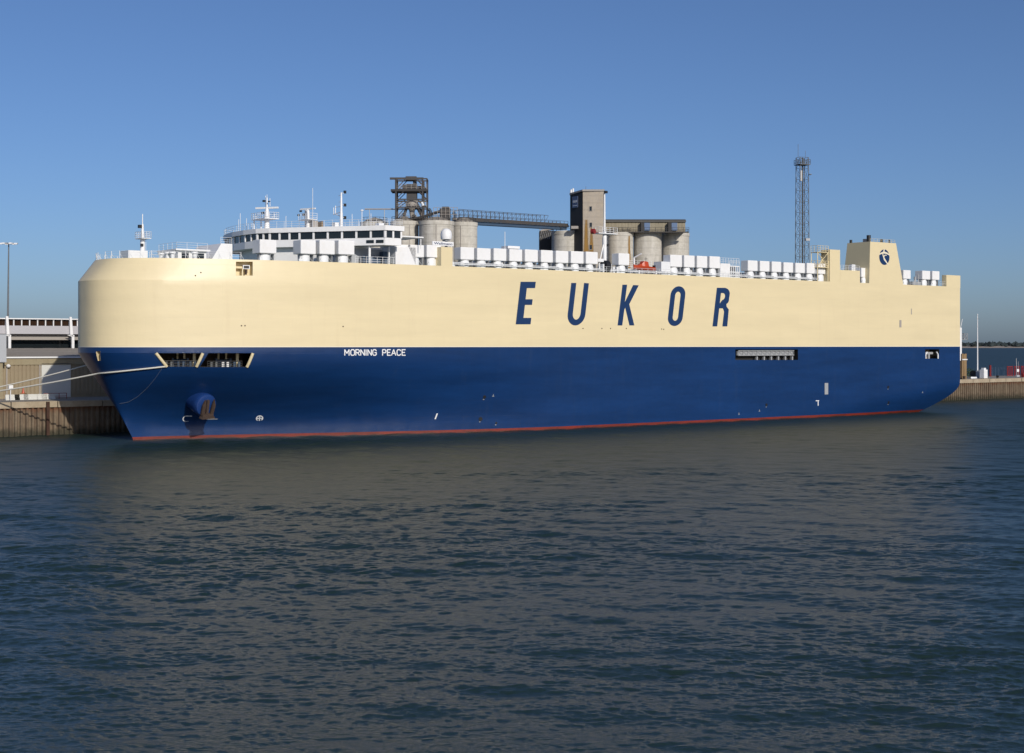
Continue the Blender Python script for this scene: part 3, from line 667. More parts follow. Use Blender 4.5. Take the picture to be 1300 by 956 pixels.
# escape tower of tan lattice beside the casing
mb = MB(); ax = onside(1037.5, 318, .4).x
for lv in (ZT + 3.0, czt - .6, ):
    mb.bb(cx1 + .02, ax, HB - 2.2, HB - .3, lv - .12, lv)
mb.rail([(cx1 + .05, HB - .35, czt - .6), (ax, HB - .35, czt - .6), (ax, HB - 2.1, czt - .6)], h=1.3, r=.05, post=.8)
mb.rail([(cx1 + .05, HB - .35, ZT + 3.0), (ax, HB - .35, ZT + 3.0), (ax, HB - 2.1, ZT + 3.0)], h=1.3, r=.05, post=.8)
for xx in (cx1 + .15, ax - .1):
    for yy in (HB - .4, HB - 2.1): mb.tube((xx, yy, ZT - .1), (xx, yy, czt - .6), .1, n=6)
mb.tube((cx1 + .1, HB - .4, ZT + 3), (ax, HB - .4, czt - .7), .06); mb.tube((ax, HB - .4, ZT + 3), (cx1 + .1, HB - .4, czt - .7), .06)
mb.build('stair_tower', M['cream2'], ship)
# funnel
fa, fb = onside(1104, 306), onside(1137.5, 309.5); fc, fd = onside(1104, 358), onside(1147, 362)
FW = 7.2
zt = (fa.z + fb.z) / 2
xa1, xa0 = fa.x, fb.x; xb1, xb0 = fc.x + .15, fd.x
Y1 = HB - .006
fm = MB(); vs = [(xb0, Y1 - FW, ZT - .2), (xb1, Y1 - FW, ZT - .2), (xb1, Y1, ZT - .2), (xb0, Y1, ZT - .2), (xa0, Y1 - FW + 1, zt), (xa1 - .2, Y1 - FW + 1, zt), (xa1 - .2, Y1, zt), (xa0, Y1, zt)]
fm.add(vs, [(3,2,1,0),(4,5,6,7),(0,1,5,4),(1,2,6,5),(2,3,7,6),(3,0,4,7)])
funnel = fm.build('funnel', M['cream2'], ship)
for i, (px, w_, hh, y) in enumerate(((1107.5, .45, 1.7, 3.0), (1120, .3, .9, 2.2), (1129, .16, .9, 2.0), (1097, .3, .7, 5.6), (1111, .6, 1.0, 4.6))):
    xx = onside(px, 305, 2).x; MB().tube((xx, HB - y, zt - .2), (xx, HB - y, zt + hh), w_, n=14).build('exhaust_pipe', M['black'] if i != 4 else M['grey'], funnel, smooth=40)
MB().rail([(xa0 + .2, Y1 - .15, zt), (xa1 - .4, Y1 - .15, zt)], h=.7, r=.03, post=1.2, levels=(1.0, .5)).build('railing', M['cream2'], funnel)
# emblem on the funnel: navy globe with pale swooshes and a leaf cap
ec = onside(1122.7, 326.5); EW, EH = 1.75, 1.7
def em_poly(pts, off, mat, name):
    MB().extr([(ec.x - u * EW, Y1 + off, ec.z + v * EH) for u, v in pts], (0, .02, 0)).build(name, mat, funnel)
em_poly([(math.cos(t), math.sin(t)) for t in np.linspace(0, 2*math.pi, 40, endpoint=False)], .004, M['navy'], 'emblem')
def strip(c, w, off, mat, name):
    l, r_ = [], []
    for i, (u, v) in enumerate(c):
        a = c[max(0, i-1)]; b = c[min(len(c)-1, i+1)]; dx, dy = b[0]-a[0], b[1]-a[1]; q = math.hypot(dx, dy)
        ww = w * (0.45 + 0.55 * math.sin(math.pi * (i + .5) / len(c))); l.append((u - dy/q*ww, v + dx/q*ww)); r_.append((u + dy/q*ww, v - dx/q*ww))
    mbb = MB(); n = len(c); vs = []
    for a, b in zip(l, r_): vs += [(ec.x - a[0]*EW, Y1 + off, ec.z + a[1]*EH), (ec.x - b[0]*EW, Y1 + off, ec.z + b[1]*EH)]
    mbb.add(vs, [(2*i, 2*i+1, 2*i+3, 2*i+2) for i in range(n-1)]).build(name, mat, funnel)
strip([(-1.05 + .13*i, .30 + .28*math.sin(i/16*math.pi)) for i in range(17)], .12, .03, M['whiteline'], 'emblem_swoosh')
strip([(-.35 + .02*i + .004*i*i, .5 - .1*i) for i in range(16)], .11, .032, M['whiteline'], 'emblem_swoosh')
strip([(.25 + .38*math.cos(R(60+i*20)), -.1 + .38*math.sin(R(60+i*20))) for i in range(12)], .07, .034, M['whiteline'], 'emblem_swoosh')
strip([(-.12, .5), (-.1, .75), (-.05, 1.05)], .12, .036, M['whiteline'], 'emblem_swoosh')

# ---- ventilators along the deck edge: hood on a narrower trunk
def vent_mesh(L, W, H):
    bm = bmesh.new(); bmesh.ops.create_cube(bm, size=1)
    for v in bm.verts: v.co = Vector((v.co.x * L, v.co.y * W, (v.co.z + .5) * H))
    bmesh.ops.bevel(bm, geom=list(bm.edges), offset=.06, segments=2, affect='EDGES')
    me = bpy.data.meshes.new('ventilator'); bm.to_mesh(me); bm.free(); me.materials.append(M['white']); return me
tr = MB().lathe([(0.0, -.0), (.95, 0.0), (.95, .9), (.75, 1.25), (0, 1.25)], n=16)
trunk_me = tr.mesh('trunk', 40); trunk_me.materials.append(M['white2'])
br_me = MB().bb(-1.25, -1.15, -.5, .5, 0, 1.2).bb(1.05, 1.12, -.4, .4, .1, 1.2).tube((-1.2, .4, .1), (-.3, .4, 1.15), .05).tube((1.1, .4, .2), (.4, .4, 1.1), .05).bb(-1.25, 1.12, .3, .5, 0, .1).mesh('bracket'); br_me.materials.append(M['grey'])
hat_me = MB().bb(-.3, .3, -.25, .25, 0, .55).tube((0, 0, .5), (0, 0, .9), .06).mesh('valve_box'); hat_me.materials.append(M['white2'])
VB = 1.15
def vent(px0, px1, pyt, pyb, W=2.0, big=False):
    VB = 1.15
    for _ in range(5): VB = HB - half(onside((px0 + px1) / 2, 330, VB).x, ZT) + (1.15 if px0 > 480 else .5)
    a, c = onside(px0, (pyt+pyb)/2, VB), onside(px1, (pyt+pyb)/2, VB)
    zt, zb = onside((px0+px1)/2, pyt, VB).z, onside((px0+px1)/2, pyb, VB).z
    L = a.x - c.x; cx = (a.x + c.x) / 2
    key = (round(L, 1), round(zt - zb, 1), W)
    me = vcache.get(key) or vcache.setdefault(key, vent_mesh(L, W, zt - zb))
    o = link('ventilator', me, None, ship, (cx, HB - VB - W/2, zb))
    sc = (zb - ZT + .12) / 1.25
    t = link('trunk', trunk_me, None, o, (0.1, 0, -(zb - ZT + .12))); t.scale = (min(1.15, L/2.7), 1, sc)
    b_ = link('bracket', br_me, None, o, (0, .2, -(zb - ZT + .12))); b_.scale = (L/2.7, 1, sc)
    if random.random() < .6: link('valve_box', hat_me, None, o, (random.uniform(.9, 1.3), .55, -(zb - ZT + .12)))
vcache = {}
for a, b in ((330, 351), (382, 401), (406, 425), (430, 450)): vent(a, b, 304.3 + (a-330)*.012, 321.5 + (a-330)*.016, 2.6)
for a, b in ((500.8, 518.5), (520.8, 538.5), (542, 560)): vent(a, b, 310.5 + (a-500)*.02, 326 + (a-500)*.02)
C = [(585, 602), (606, 623), (627, 643), (647, 663), (666.6, 683), (687, 702), (706, 721.6), (725, 741), (744, 759), (785.4, 799.4), (851, 866), (868.6, 882), (885, 898), (901, 914.2)]
for a, b in C: vent(a, b, 314.0 + (a - 585) * .0365, 329.6 + (a - 585) * .0345)
for a, b in ((949.6, 962), (965, 977), (980, 992), (995, 1007), (1010, 1022), (1024.5, 1036.5), (1039, 1050.5)): vent(a, b, 331 + (a - 949) * .042, 344 + (a - 949) * .043)
vent(1093.5, 1103.6, 340.3, 352, 1.6)
for a, b in ((1147, 1156.3), (1171, 1181), (1183.7, 1192.8)): vent(a, b, 343.0 + (a-1147)*.035, 354 + (a-1147)*.035)

# low casings and pipes inboard of the ventilators
xx = 142.0; k = 0
while xx > 46:
    L_ = random.uniform(5, 10)
    if not 101 < xx < 109:
        MB().bb(xx - L_ + .35, xx, 12.6, 14.2, ZT - .1, ZT + random.uniform(.95, 1.35)).build('deck_casing', M['white2'], ship)
        for q_ in range(random.randint(1, 3)):
            px_ = xx - random.uniform(.5, L_ - .5); hb_ = random.uniform(.5, 1.0)
            MB().bb(px_ - .25, px_ + .25, 15.9, 16.3, ZT - .1, ZT + hb_).tube((px_, 16.1, ZT + hb_), (px_, 16.1, ZT + hb_ + .25), .12).build('valve_stand', M[random.choice(['white2', 'grey', 'redp', 'white2', 'galv'])], ship)
    xx -= L_; k += 1
for z_, y_, r_ in ((.45, 16.9, .10), (.7, 16.7, .07)):
    MB().tube((141, y_, ZT + z_), (48, y_, ZT + z_), r_, n=6).build('deck_pipe', M['white2'], ship)
# deck-edge railings between the fittings
def edge_rail(px0, px1, b=.25, h=1.05, post=1.5, r=.032):
    a, c = onside(px0, 340, b), onside(px1, 340, b)
    MB().rail([(c.x, HB - b, ZT), (a.x, HB - b, ZT)], h=h, r=r, post=post).build('railing', M['white2'], ship)
edge_rail(762, 786); edge_rail(800, 852); edge_rail(914, 948, h=1.1); edge_rail(1156, 1171); edge_rail(1193, 1201)
# bow railing posts following the curved deck edge, with leaning stanchions
mb = MB(); prev = None
for i in range(30, NB + 1):
    pass
bowpts = []
for sgn in (1, -1):
    rp = row_pts(ZT)
    acc = 0; last = None; seq = []
    for p in (rp if sgn > 0 else rp):
        if p[0] < 178: continue
        q = Vector((p[0] - .15, sgn * max(0, p[1] - .15), ZT))
        seq.append(q)
    # resample every 1.7 m
    res = [seq[0]]; carry = 0
    for a, b in zip(seq, seq[1:]):
        L = (b - a).length; t = 1.7 - carry
        while t <= L: res.append(a.lerp(b, t / L)); t += 1.7
        carry = (carry + L) % 1.7
    bowpts.append(res)
for res in bowpts:
    mb = MB()
    for q in res: mb.tube(q, q + Vector((0, 0, 1.15)), .05, n=6); mb.tube(q + Vector((-.5, 0, 0)), q + Vector((0, 0, .8)), .03, n=5)
    for a, b in zip(res, res[1:]):
        for h in (.45, .8, 1.12): mb.tube(a + Vector((0,0,h)), b + Vector((0,0,h)), .018, n=4)
    mb.build('bow_railing', M['white2'], ship)
    
# ---- foremast and forecastle houses (centreline)
def cl(px, py, b=HB): return onside(px, py, b)
fm0 = cl(181, 331); zp = cl(181, 302.5).z; ztop = cl(181, 275).z
hx0, hx1 = cl(187.5, 325, 16).x, cl(163, 325, 16).x
MB().bb(hx0, hx1, -1.2, 2.0, ZT - .1, cl(175, 318, 16).z).build('mast_house', M['white'], ship)
mx = fm0.x
mb = MB().tube((mx, 0, ZT), (mx, 0, zp), .42, .36, n=12).tube((mx, 0, zp), (mx, 0, ztop - 1.2), .28, .16, n=10).tube((mx, 0, ztop - 1.2), (mx, 0, ztop + .4), .07, n=6)
mast = mb.build('foremast', M['white'], ship, smooth=40)
MB().bb(mx - .9, mx + .7, -1.3, 1.3, zp - .12, zp).rail([(mx+.7, -1.3, zp), (mx+.7, 1.3, zp), (mx-.9, 1.3, zp), (mx-.9, -1.3, zp), (mx+.7, -1.3, zp)], h=1.0, r=.035, post=.7).build('mast_platform', M['white2'], mast)
MB().bb(mx + .2, mx + .7, -.25, .25, zp + 1.6, zp + 2.1).bb(mx + .1, mx + .5, .3, .6, zp - 1.3, zp - .9).build('mast_light', M['black'], mast)
MB().rail([(mx - .3, -.3, ZT), (mx - .3, -.3, zp)], h=.1).tube((mx - .45, .25, ZT), (mx - .45, .25, zp), .03).tube((mx - .45, -.25, ZT), (mx - .45, -.25, zp), .03).build('mast_ladder', M['white2'], mast)
# low forecastle fittings between mast and bridge
x0, x1 = cl(262, 325, 12).x, cl(226, 325, 12).x
MB().bb(x0, x1, 0, 6, ZT - .1, ZT + 1.5).bb(x0 - .4, x1 + .6, -.6, 6.6, ZT + 1.5, ZT + 1.75).build('hatch_house', M['white'], ship)
MB().rail([(x0, 6.4, ZT + 1.75), (x1 + .4, 6.4, ZT + 1.75), (x1 + .4, -.4, ZT + 1.75)], h=1.0, r=.03).build('railing', M['white2'], ship)
MB().bb(x1 - .6, x1 - 1.8, 6.0, 6.02, ZT + .3, ZT + 1.2).build('door', M['glass'], ship)
MB().bb(x0 + .4, x0 + 1.8, 6.0, 6.02, ZT + .3, ZT + 1.2).build('door', M['glass'], ship)
for px, bb_ in ((205, 14), (213, 12), (219, 11), (247, 9)):
    q = cl(px, 327, bb_); MB().tube((q.x, HB - bb_, ZT - .1), (q.x, HB - bb_, ZT + .9), .35, n=12).tube((q.x, HB - bb_, ZT + .9), (q.x, HB - bb_, ZT + 1.15), .6, .55, n=12).build('mushroom_vent', M['white2'], ship, smooth=40)
a, c = cl(190, 325, 14), cl(226, 325, 11)
MB().rail([(a.x, HB - 14, ZT), (c.x, HB - 11, ZT)], h=1.25, r=.035).build('railing', M['white2'], ship)
# sloping white windbreak house in front of the bridge
a0, a1, a2 = cl(267, 328, 12), cl(281, 309, 12), cl(295, 309, 12)
MB().extr([(a0.x, 6, ZT - .1), (a1.x, 6, a1.z), (a2.x, 6, a1.z), (a2.x, 6, ZT - .1)], (0, -9, 0)).build('sloped_house', M['white'], ship)
MB().rail([(a1.x, 5.8, a1.z), (a2.x, 5.8, a1.z)], h=1.0, r=.03).build('railing', M['white2'], ship)

# ---- wheelhouse: swept front across the beam
front = [(155.4, 18.5), (160.0, 12.3), (164.4, 6.2), (167.6, 1.8), (168.7, -0.6), (169.0, -4.5), (168.6, -9.5), (167.6, -14), (166.0, -18.3)]
back = [(162.5, -18.3), (160, -8), (158.5, 4), (152.3, 18.5)]
def off(poly, d):
    cx = sum(p[0] for p in poly) / len(poly); out = []
    n = len(poly)
    for i in range(n):
        a, b, c = Vector(poly[i-1]), Vector(poly[i]), Vector(poly[(i+1) % n])
        e1, e2 = (b - a).normalized(), (c - b).normalized()
        n1, n2 = Vector((e1.y, -e1.x)), Vector((e2.y, -e2.x)); m_ = (n1 + n2)
        m_ = m_.normalized() * min(2.0, 1 / max(.5, m_.normalized().dot(n1))); out.append(tuple(b + m_ * d))
    return out
poly = front + back
area = sum(poly[i-1][0]*poly[i][1] - poly[i][0]*poly[i-1][1] for i in range(len(poly))) / 2
if area < 0: poly = poly[::-1]
Zw0, Zw1, Zw2, Zw3 = 31.35, 32.55, 33.75, 34.55
wh = MB().prism(poly, Zw0, Zw1).prism(off(poly, .28), Zw2, Zw3).prism(off(poly, -.35), Zw1, Zw2).build('wheelhouse', M['white'], ship)
def facade(a, b, n, z0, z1, par, outsign=1, mull=.16):
    a, b = Vector((*a, 0)), Vector((*b, 0)); d = (b - a); L = d.length; d.normalize(); nrm = Vector((d.y, -d.x, 0)) * outsign
    ang = math.atan2(d.y, d.x); rot = Matrix.Rotation(ang, 3, 'Z')
    mm = MB()
    for k in range(n):
        u0, u1 = L * k / n + mull, L * (k + 1) / n - mull
        c = a + d * ((u0 + u1) / 2) - nrm * .14
        o = MB().box((0, 0, 0), (u1 - u0 + .02, .06, z1 - z0), rot).build('window', M['glass'], par, (c.x, c.y, (z0 + z1) / 2))
    for k in range(n + 1):
        c = a + d * (L * k / n); w_ = mull * 2
        mm.box((c.x - nrm.x * .12, c.y - nrm.y * .12, (z0 + z1) / 2), (w_, .3, z1 - z0), rot)
    mm.build('window_frame', M['white'], par)
sg = -1 if area < 0 else 1
facade(front[0], front[2], 6, Zw1 + .02, Zw2 - .02, wh, sg); facade(front[2], front[3], 3, Zw1 + .02, Zw2 - .02, wh, sg)
for i in range(3, 8): facade(front[i], front[i+1], 2, Zw1 + .02, Zw2 - .02, wh, sg)
facade(back[-1], front[0], 2, Zw1 + .02, Zw2 - .02, wh, sg)
# small lower windows of the wing, wing underside post, deckhouse below
for k in range(2):
    q = Vector(front[0]).lerp(Vector(front[1]), .12 + .22 * k); d = (Vector(front[1]) - Vector(front[0])).normalized()
    MB().box((0, 0, 0), (1.3, .1, .5), Matrix.Rotation(math.atan2(d.y, d.x), 3, 'Z')).build('window', M['glass'], wh, (q.x + d.y * sg * -.0 + .03, q.y + .03, 31.95))
MB().tube((156.6, 15.6, ZT), (156.6, 15.6, Zw0), .22, n=10).build('wing_post', M['white'], ship, smooth=40); MB().tube((153.2, 16.2, ZT), (153.2, 16.2, Zw0), .12, n=8).build('wing_post', M['white'], ship, smooth=40)
dh = [(164.8, -15), (166.6, -9), (167.4, -3), (166.6, 1), (163, 6), (158.5, 12.2), (150, 12.2), (150, -15)]
dhm = MB().prism(dh, ZT - .1, Zw0 - .02).build('deckhouse', M['white'], ship)
for px, w_ in ((305.5, .55), (315.5, .55)):
    o = MB().bb(0, .1, -w_, w_, 0, 1.6).build('door', M['palegrey'], dhm)
    yy = 1.0 - (px - 305.5) * .0 - (0 if px < 310 else -2.0); o.location = (166.75 if yy < 1.2 else 165.2, yy - 1.0, ZT + .35)
for t in (.1, .32, .6, .85):
    q = Vector((163, 6)).lerp(Vector((158.5, 12.2)), t)
    MB().bb(-.05, .05, -.35, .35, 0, .9).build('window', M['glass'], dhm, (q.x + .05, q.y + .05, ZT + 1.3))
# boarding deck under the wing: dark bulkhead, locker, rails
MB().bb(151, 158.2, 12.22, 12.32, ZT + .1, Zw0 - .3).build('bulkhead', M['palegrey'], ship)
MB().bb(153.5, 156.8, 12.9, 14, ZT, ZT + 1.4).build('locker', M['steelblue'], ship)
MB().bb(151.5, 153, 12.9, 14, ZT, ZT + 2.2).build('locker', M['steelblue'], ship)
MB().rail([(150.5, 16.6, ZT), (159.5, 15.9, ZT)], h=1.1, r=.04, post=1.0).build('railing', M['white2'], ship)
MB().tube((151.6, 16.5, ZT), (149.4, 16.5, Zw0), .06).tube((151.6, 15.8, ZT), (149.4, 15.8, Zw0), .06).build('stair', M['white2'], ship)
# awning platform running aft from the wing
MB().bb(147.3, 152.25, 12, 17.6, 32.9, 33.1).tube((147.6, 17.2, 31), (147.6, 17.2, 32.9), .08).build('awning', M['white'], ship)
MB().bb(148.2, 152.2, 12.4, 16.6, ZT - .1, 31.3).extr([(148.2, 16.6, 28.4), (149.6, 16.6, 31.3), (148.2, 16.6, 31.3)], (0, -4, 0)).build('side_house', M['white'], ship)
# roof rails, masts and antennas
rl = off(poly, .1); fr_i = [i for i in range(len(poly))]
MB().rail([(x, y, Zw3) for x, y in rl] + [(rl[0][0], rl[0][1], Zw3)], h=1.05, r=.03, post=1.5).build('roof_railing', M['white2'], wh)
def roofp(px, depth_b): q = onside(px, 290, depth_b); return q.x, HB - depth_b
def zpx(px, py, b): return onside(px, py, b).z
# radar mast
x, y = roofp(339, 19.5); b = 19.5
zz = lambda py: zpx(339, py, b)
rm = MB().tube((x, y, Zw3), (x, y, zz(264)), .5, .28, n=12).tube((x, y, zz(264)), (x, y, zz(251)), .16, .1, n=8).tube((x, y, zz(251)), (x, y, zz(247)), .04).tube((x-.3, y+.5, zz(262)), (x-.3, y+.5, zz(252)), .05).tube((x-.2, y-.9, zz(262)), (x-.2, y-.9, zz(248)), .05).build('radar_mast', M['white'], ship, smooth=40)
MB().bb(x - 1.4, x + 1.3, y - 3.2, y + 1.6, zz(278.6), zz(277.6)).rail([(x+1.3, y-3.2, zz(278)), (x+1.3, y+1.6, zz(278)), (x-1.4, y+1.6, zz(278)), (x-1.4, y-3.2, zz(278)), (x+1.3, y-3.2, zz(278))], h=1.05, r=.04, post=.8).tube((x+1, y-2.8, Zw3), (x+1, y-2.8, zz(278)), .12).tube((x+.5, y-1.2, Zw3), (x+.5, y-1.2, zz(278)), .12).build('mast_platform', M['white2'], rm)
MB().box((x, y, zz(264)), (.35, 4.2, .3), Matrix.Rotation(R(35), 3, 'Z')).build('radar_scanner', M['white2'], rm)
MB().bb(x-.1, x+.3, y-1.1, y-.75, zz(256), zz(253.5)).bb(x+.2, x+.6, y-1.0, y-.6, zz(271), zz(269)).bb(x-.1, x+.2, y+.7, y+.95, zz(257), zz(255.5)).build('mast_light', M['black'], rm)
# second radar stand
b = 13.0; x, y = roofp(391, b); zz = lambda py: zpx(391, py, b)
r2 = MB().tube((x, y, Zw3), (x, y, zz(266)), .34, .24, n=10).bb(x-.9, x+.9, y-1.6, y+1.5, zz(279.5), zz(278.6)).tube((x-.3, y-1.2, Zw3), (x-.3, y-1.2, zz(266)), .25).rail([(x+.9, y-1.6, zz(279)), (x+.9, y+1.5, zz(279)), (x-.9, y+1.5, zz(279))], h=1, r=.035, post=.8).build('radar_stand', M['white'], ship)
MB().box((x, y, zz(265.2)), (.3, 3.2, .22), Matrix.Rotation(R(20), 3, 'Z')).build('radar_scanner', M['white2'], r2)
MB().bb(x+.3, x+.6, y-.9, y-.6, zz(274), zz(271)).bb(x+.3, x+.6, y-2.6, y-2.3, zz(273), zz(271)).bb(x+.4, x+.7, y-1.7, y-1.3, zz(268.5), zz(266.5)).build('mast_light', M['black'], r2)
MB().tube((x, y + 1.6, Zw3), (x, y + 1.6, zz(240)), .04).build('whip_antenna', M['white2'], ship)
x, y = roofp(407, 12); MB().bb(x, x+.3, y-.9, y+.9, Zw3 + .1, Zw3 + 1.2).build('roof_board', M['timber'], ship)
x, y = roofp(397, 12.5); MB().bb(x-.5, x+.5, y-.9, y+.9, Zw3, Zw3 + 1.3).build('roof_locker', M['soffit'], ship)
# signal mast
b = 8.0; x, y = roofp(433.3, b); zz = lambda py: zpx(433, py, b)
sm = MB().tube((x, y, Zw3), (x, y, zz(270)), .28, .24, n=10).tube((x, y, zz(270)), (x, y, zz(244.5)), .2, .13, n=8).tube((x, y, zz(269)), (x, y-2.6, zz(271)), .07).tube((x, y, zz(275)), (x, y-1.8, zz(271)), .07).tube((x, y-1.9, zz(271)), (x, y-1.9, zz(260)), .07).tube((x, y-2.5, zz(271)), (x, y-2.5, zz(262)), .06).tube((x, y, zz(262)), (x, y-1.9, zz(262)), .04).tube((x, y, zz(248)), (x, y-.9, zz(248)), .04).tube((x, y, zz(256)), (x, y-.8, zz(256)), .04).build('signal_mast', M['white'], ship, smooth=40)
for py in (243.5, 260, 276): MB().bb(x-.85, x-.5, y-.15, y+.2, zz(py+1.8), zz(py-1.8)).build('mast_light', M['black'], sm)
MB().tube((x, y, zz(245)), (x-.6, y, zz(245)), .04).tube((x, y, zz(260)), (x-.6, y, zz(260)), .04).tube((x, y, zz(276)), (x-.6, y, zz(276)), .04).build('light_bracket', M['white2'], sm)
x, y = roofp(459.5, 5); MB().tube((x, y, Zw3), (x, y, Zw3 + 2.6), .06).lathe([(.0, .3), (.22, .28), (.3, .1), (.0, .0)], (x, y, Zw3 + 2.6), 12).build('antenna', M['white2'], ship)
for px, b, h in ((313, 26, 2.4), (305, 28, 3.4), (319, 25, 1.6), (363, 16, 2.2), (447, 7, 2.3), (471, 3.5, 2.2), (303, 31, 2.6)):
    x, y = roofp(px, b); MB().tube((x, y, Zw3), (x, y, Zw3 + h), .045).build('whip_antenna', M['white2'], ship)
x, y = roofp(426, 9); MB().bb(x-.4, x+.4, y-.5, y+.5, Zw3, Zw3 + .9).build('roof_locker', M['white2'], ship)
x, y = roofp(482, 2.5); MB().bb(x-.5, x+.5, y-.6, y+.6, Zw3, Zw3 + .6).build('roof_locker', M['white2'], ship)
# satellite dome on a stub mast
b = 9.0; q = onside(566.5, 303, b); zb = zpx(566.5, 304, b); r_ = 1.0
MB().lathe([(0, 0), (r_*.92, 0), (r_, .4), (r_, 1.0), (r_*.85, 1.5), (r_*.5, 1.85), (0, 1.95)], (q.x, HB - b, zb), 20).build('satellite_dome', M['white'], ship, smooth=50)
MB().tube((q.x, HB - b, ZT - .1), (q.x, HB - b, zb + .02), .25).bb(q.x - .5, q.x + .5, HB - b - .5, HB - b + .5, zb - .3, zb - .1).build('dome_stand', M['grey'], ship)
# long name board: blue lettering on a white board below the dome
b = 8.0; p0, p1 = onside(549, 306, b), onside(576, 312.5, b)
bd = MB().bb(p1.x, p0.x, HB - b - .15, HB - b, p1.z, p0.z).tube((p0.x - .4, HB - b - .1, ZT), (p0.x - .4, HB - b - .1, p1.z), .08).tube((p1.x + .4, HB - b - .1, ZT), (p1.x + .4, HB - b - .1, p1.z), .08).build('name_board', M['white'], ship)
me = text_mesh('Wallmann', .02); xs = [v.co.x for v in me.vertices]; ys = [v.co.y for v in me.vertices]; ax, bx, ay, by = min(xs), max(xs), min(ys), max(ys)
for v in me.vertices:
    u, w_ = (v.co.x - ax) / (bx - ax), (v.co.y - ay) / (by - ay)
    v.co = Vector((p0.x - .3 - u * (p0.x - p1.x - .6), HB - b + .02, p1.z + .15 + w_ * (p0.z - p1.z - .3)))
link('lettering', me, M['navy'], bd)
# flat fittings behind the ventilators
b = 4.0; q = onside(641, 290, b); MB().tube((q.x, HB - b, ZT), (q.x, HB - b, zpx(641, 294, b)), .09, .05).build('whip_antenna', M['white2'], ship)
p0, p1 = onside(645, 312, b), onside(660, 316, b); MB().bb(p1.x, p0.x, HB - b - 2, HB - b, p1.z, p0.z).bb(p1.x + .5, p0.x - .8, HB - b, HB - b + .03, p1.z + .1, p0.z - .2).bb(p1.x, p0.x, HB-b-1.8, HB-b-.4, ZT, p1.z).build('vent_house', M['white'], ship)

# aft signal mast with tripod legs and a platform
b = 4.2; q = onside(767.5, 340, b); x, y = q.x, HB - b; zz = lambda py: zpx(767.5, py, b)
am = MB().tube((x, y, ZT), (x, y, zz(302)), .36, .42, n=12).tube((x, y, zz(302)), (x, y, zz(294)), .42, .25, n=12).tube((x, y, zz(294)), (x, y, zz(244)), .2, .13, n=8).build('aft_mast', M['white'], ship, smooth=40)
MB().tube((x + 2.3, y + .6, ZT + .3), (x + .1, y, zz(307)), .11).tube((x - .8, y - 1.8, ZT), (x, y, zz(306)), .11).build('mast_leg', M['white'], am)
MB().bb(x - 2.4, x + 2.2, y - .9, y + .9, zz(297.3), zz(296.2)).rail([(x-2.4, y+.9, zz(296.5)), (x+2.2, y+.9, zz(296.5)), (x+2.2, y-.9, zz(296.5))], h=1.1, r=.04, post=.9).build('mast_platform', M['white2'], am)
MB().tube((x + 3.4, y + .3, zz(295)), (x + 3.2, y + .9, zz(295)), .5, n=14).tube((x + 2.1, y + .5, zz(296)), (x + 3.3, y + .5, zz(295.6)), .06).build('mast_lamp', M['redp'], am)
MB().bb(x-.35, x+.25, y+.1, y+.5, zz(245.5), zz(242.5)).bb(x-.5, x-.2, y+.1, y+.5, zz(313), zz(310)).build('mast_light', M['black'], am)
mb = MB()
for k in range(9): mb.tube((x - .55, y + .3, ZT + k), (x - .25, y + .3, ZT + k), .03); 
mb.tube((x - .55, y + .3, ZT), (x - .55, y + .3, zz(298)), .03).tube((x - .25, y + .3, ZT), (x - .25, y + .3, zz(298)), .03).build('mast_ladder', M['grey'], am)
# winch and lifebuoy locker at its foot
q = onside(771, 340, 1.3)
MB().tube((q.x - .3, HB - 1.6, ZT + 1.2), (q.x + .7, HB - 1.6, ZT + 1.2), 1.1, n=18).tube((q.x - .6, HB - 1.6, ZT + 1.2), (q.x + 1.0, HB - 1.6, ZT + 1.2), .45, n=12).build('winch', M['black'], ship, smooth=40)
MB().bb(q.x - .8, q.x - .5, HB - 2.2, HB - 1.0, ZT, ZT + 1.6).bb(q.x + 1.0, q.x + 1.3, HB - 2.2, HB - 1.0, ZT, ZT + 1.6).build('winch_frame', M['white2'], ship)
q = onside(762, 330, 1.2); MB().bb(q.x - .7, q.x + .7, HB - 1.8, HB - 1.0, zpx(762, 332.5, 1.2), zpx(762, 328.5, 1.2)).bb(q.x - .1, q.x + .1, HB - 1.6, HB - 1.4, ZT, zpx(762, 332.5, 1.2)).build('locker', M['white'], ship)
q = onside(780, 340, 1.2)
for k in range(3): MB().tube((q.x + .9 - k * .9, HB - 1.4, ZT), (q.x + .9 - k * .9, HB - 1.4, ZT + 1.2), .25, n=10).build('mushroom_vent', M['white2'], ship)
# rescue boat davit and cradle
rb0, rb1 = onside(805, 345, 1.0), onside(838, 345, 1.0)
dv = MB().bb(rb1.x, rb0.x, HB - 2.6, HB - 2.3, ZT, ZT + .35).bb(rb1.x + 1, rb1.x + 1.3, HB - 2.8, HB - .8, ZT, ZT + .7).bb(rb0.x - 1.3, rb0.x - 1.0, HB - 2.8, HB - .8, ZT, ZT + .7).path([(rb0.x - 2, HB - 3.2, ZT), (rb0.x - 2, HB - 3.2, ZT + 3.2), (rb0.x - 2.6, HB - 1.8, ZT + 3.9)], .16, 8).build('davit', M['white'], ship)
MB().rail([(rb1.x, HB - 3.4, ZT + 1.6), (rb0.x + .5, HB - 3.4, ZT + 1.6)], h=1.1, r=.035, post=.9).bb(rb1.x, rb0.x, HB - 3.6, HB - 3.3, ZT + 1.5, ZT + 1.6).bb(rb1.x - 3.0, rb1.x - .6, HB - 3.4, HB - 1.3, ZT, ZT + 2.6).build('boat_deck', M['white2'], ship)
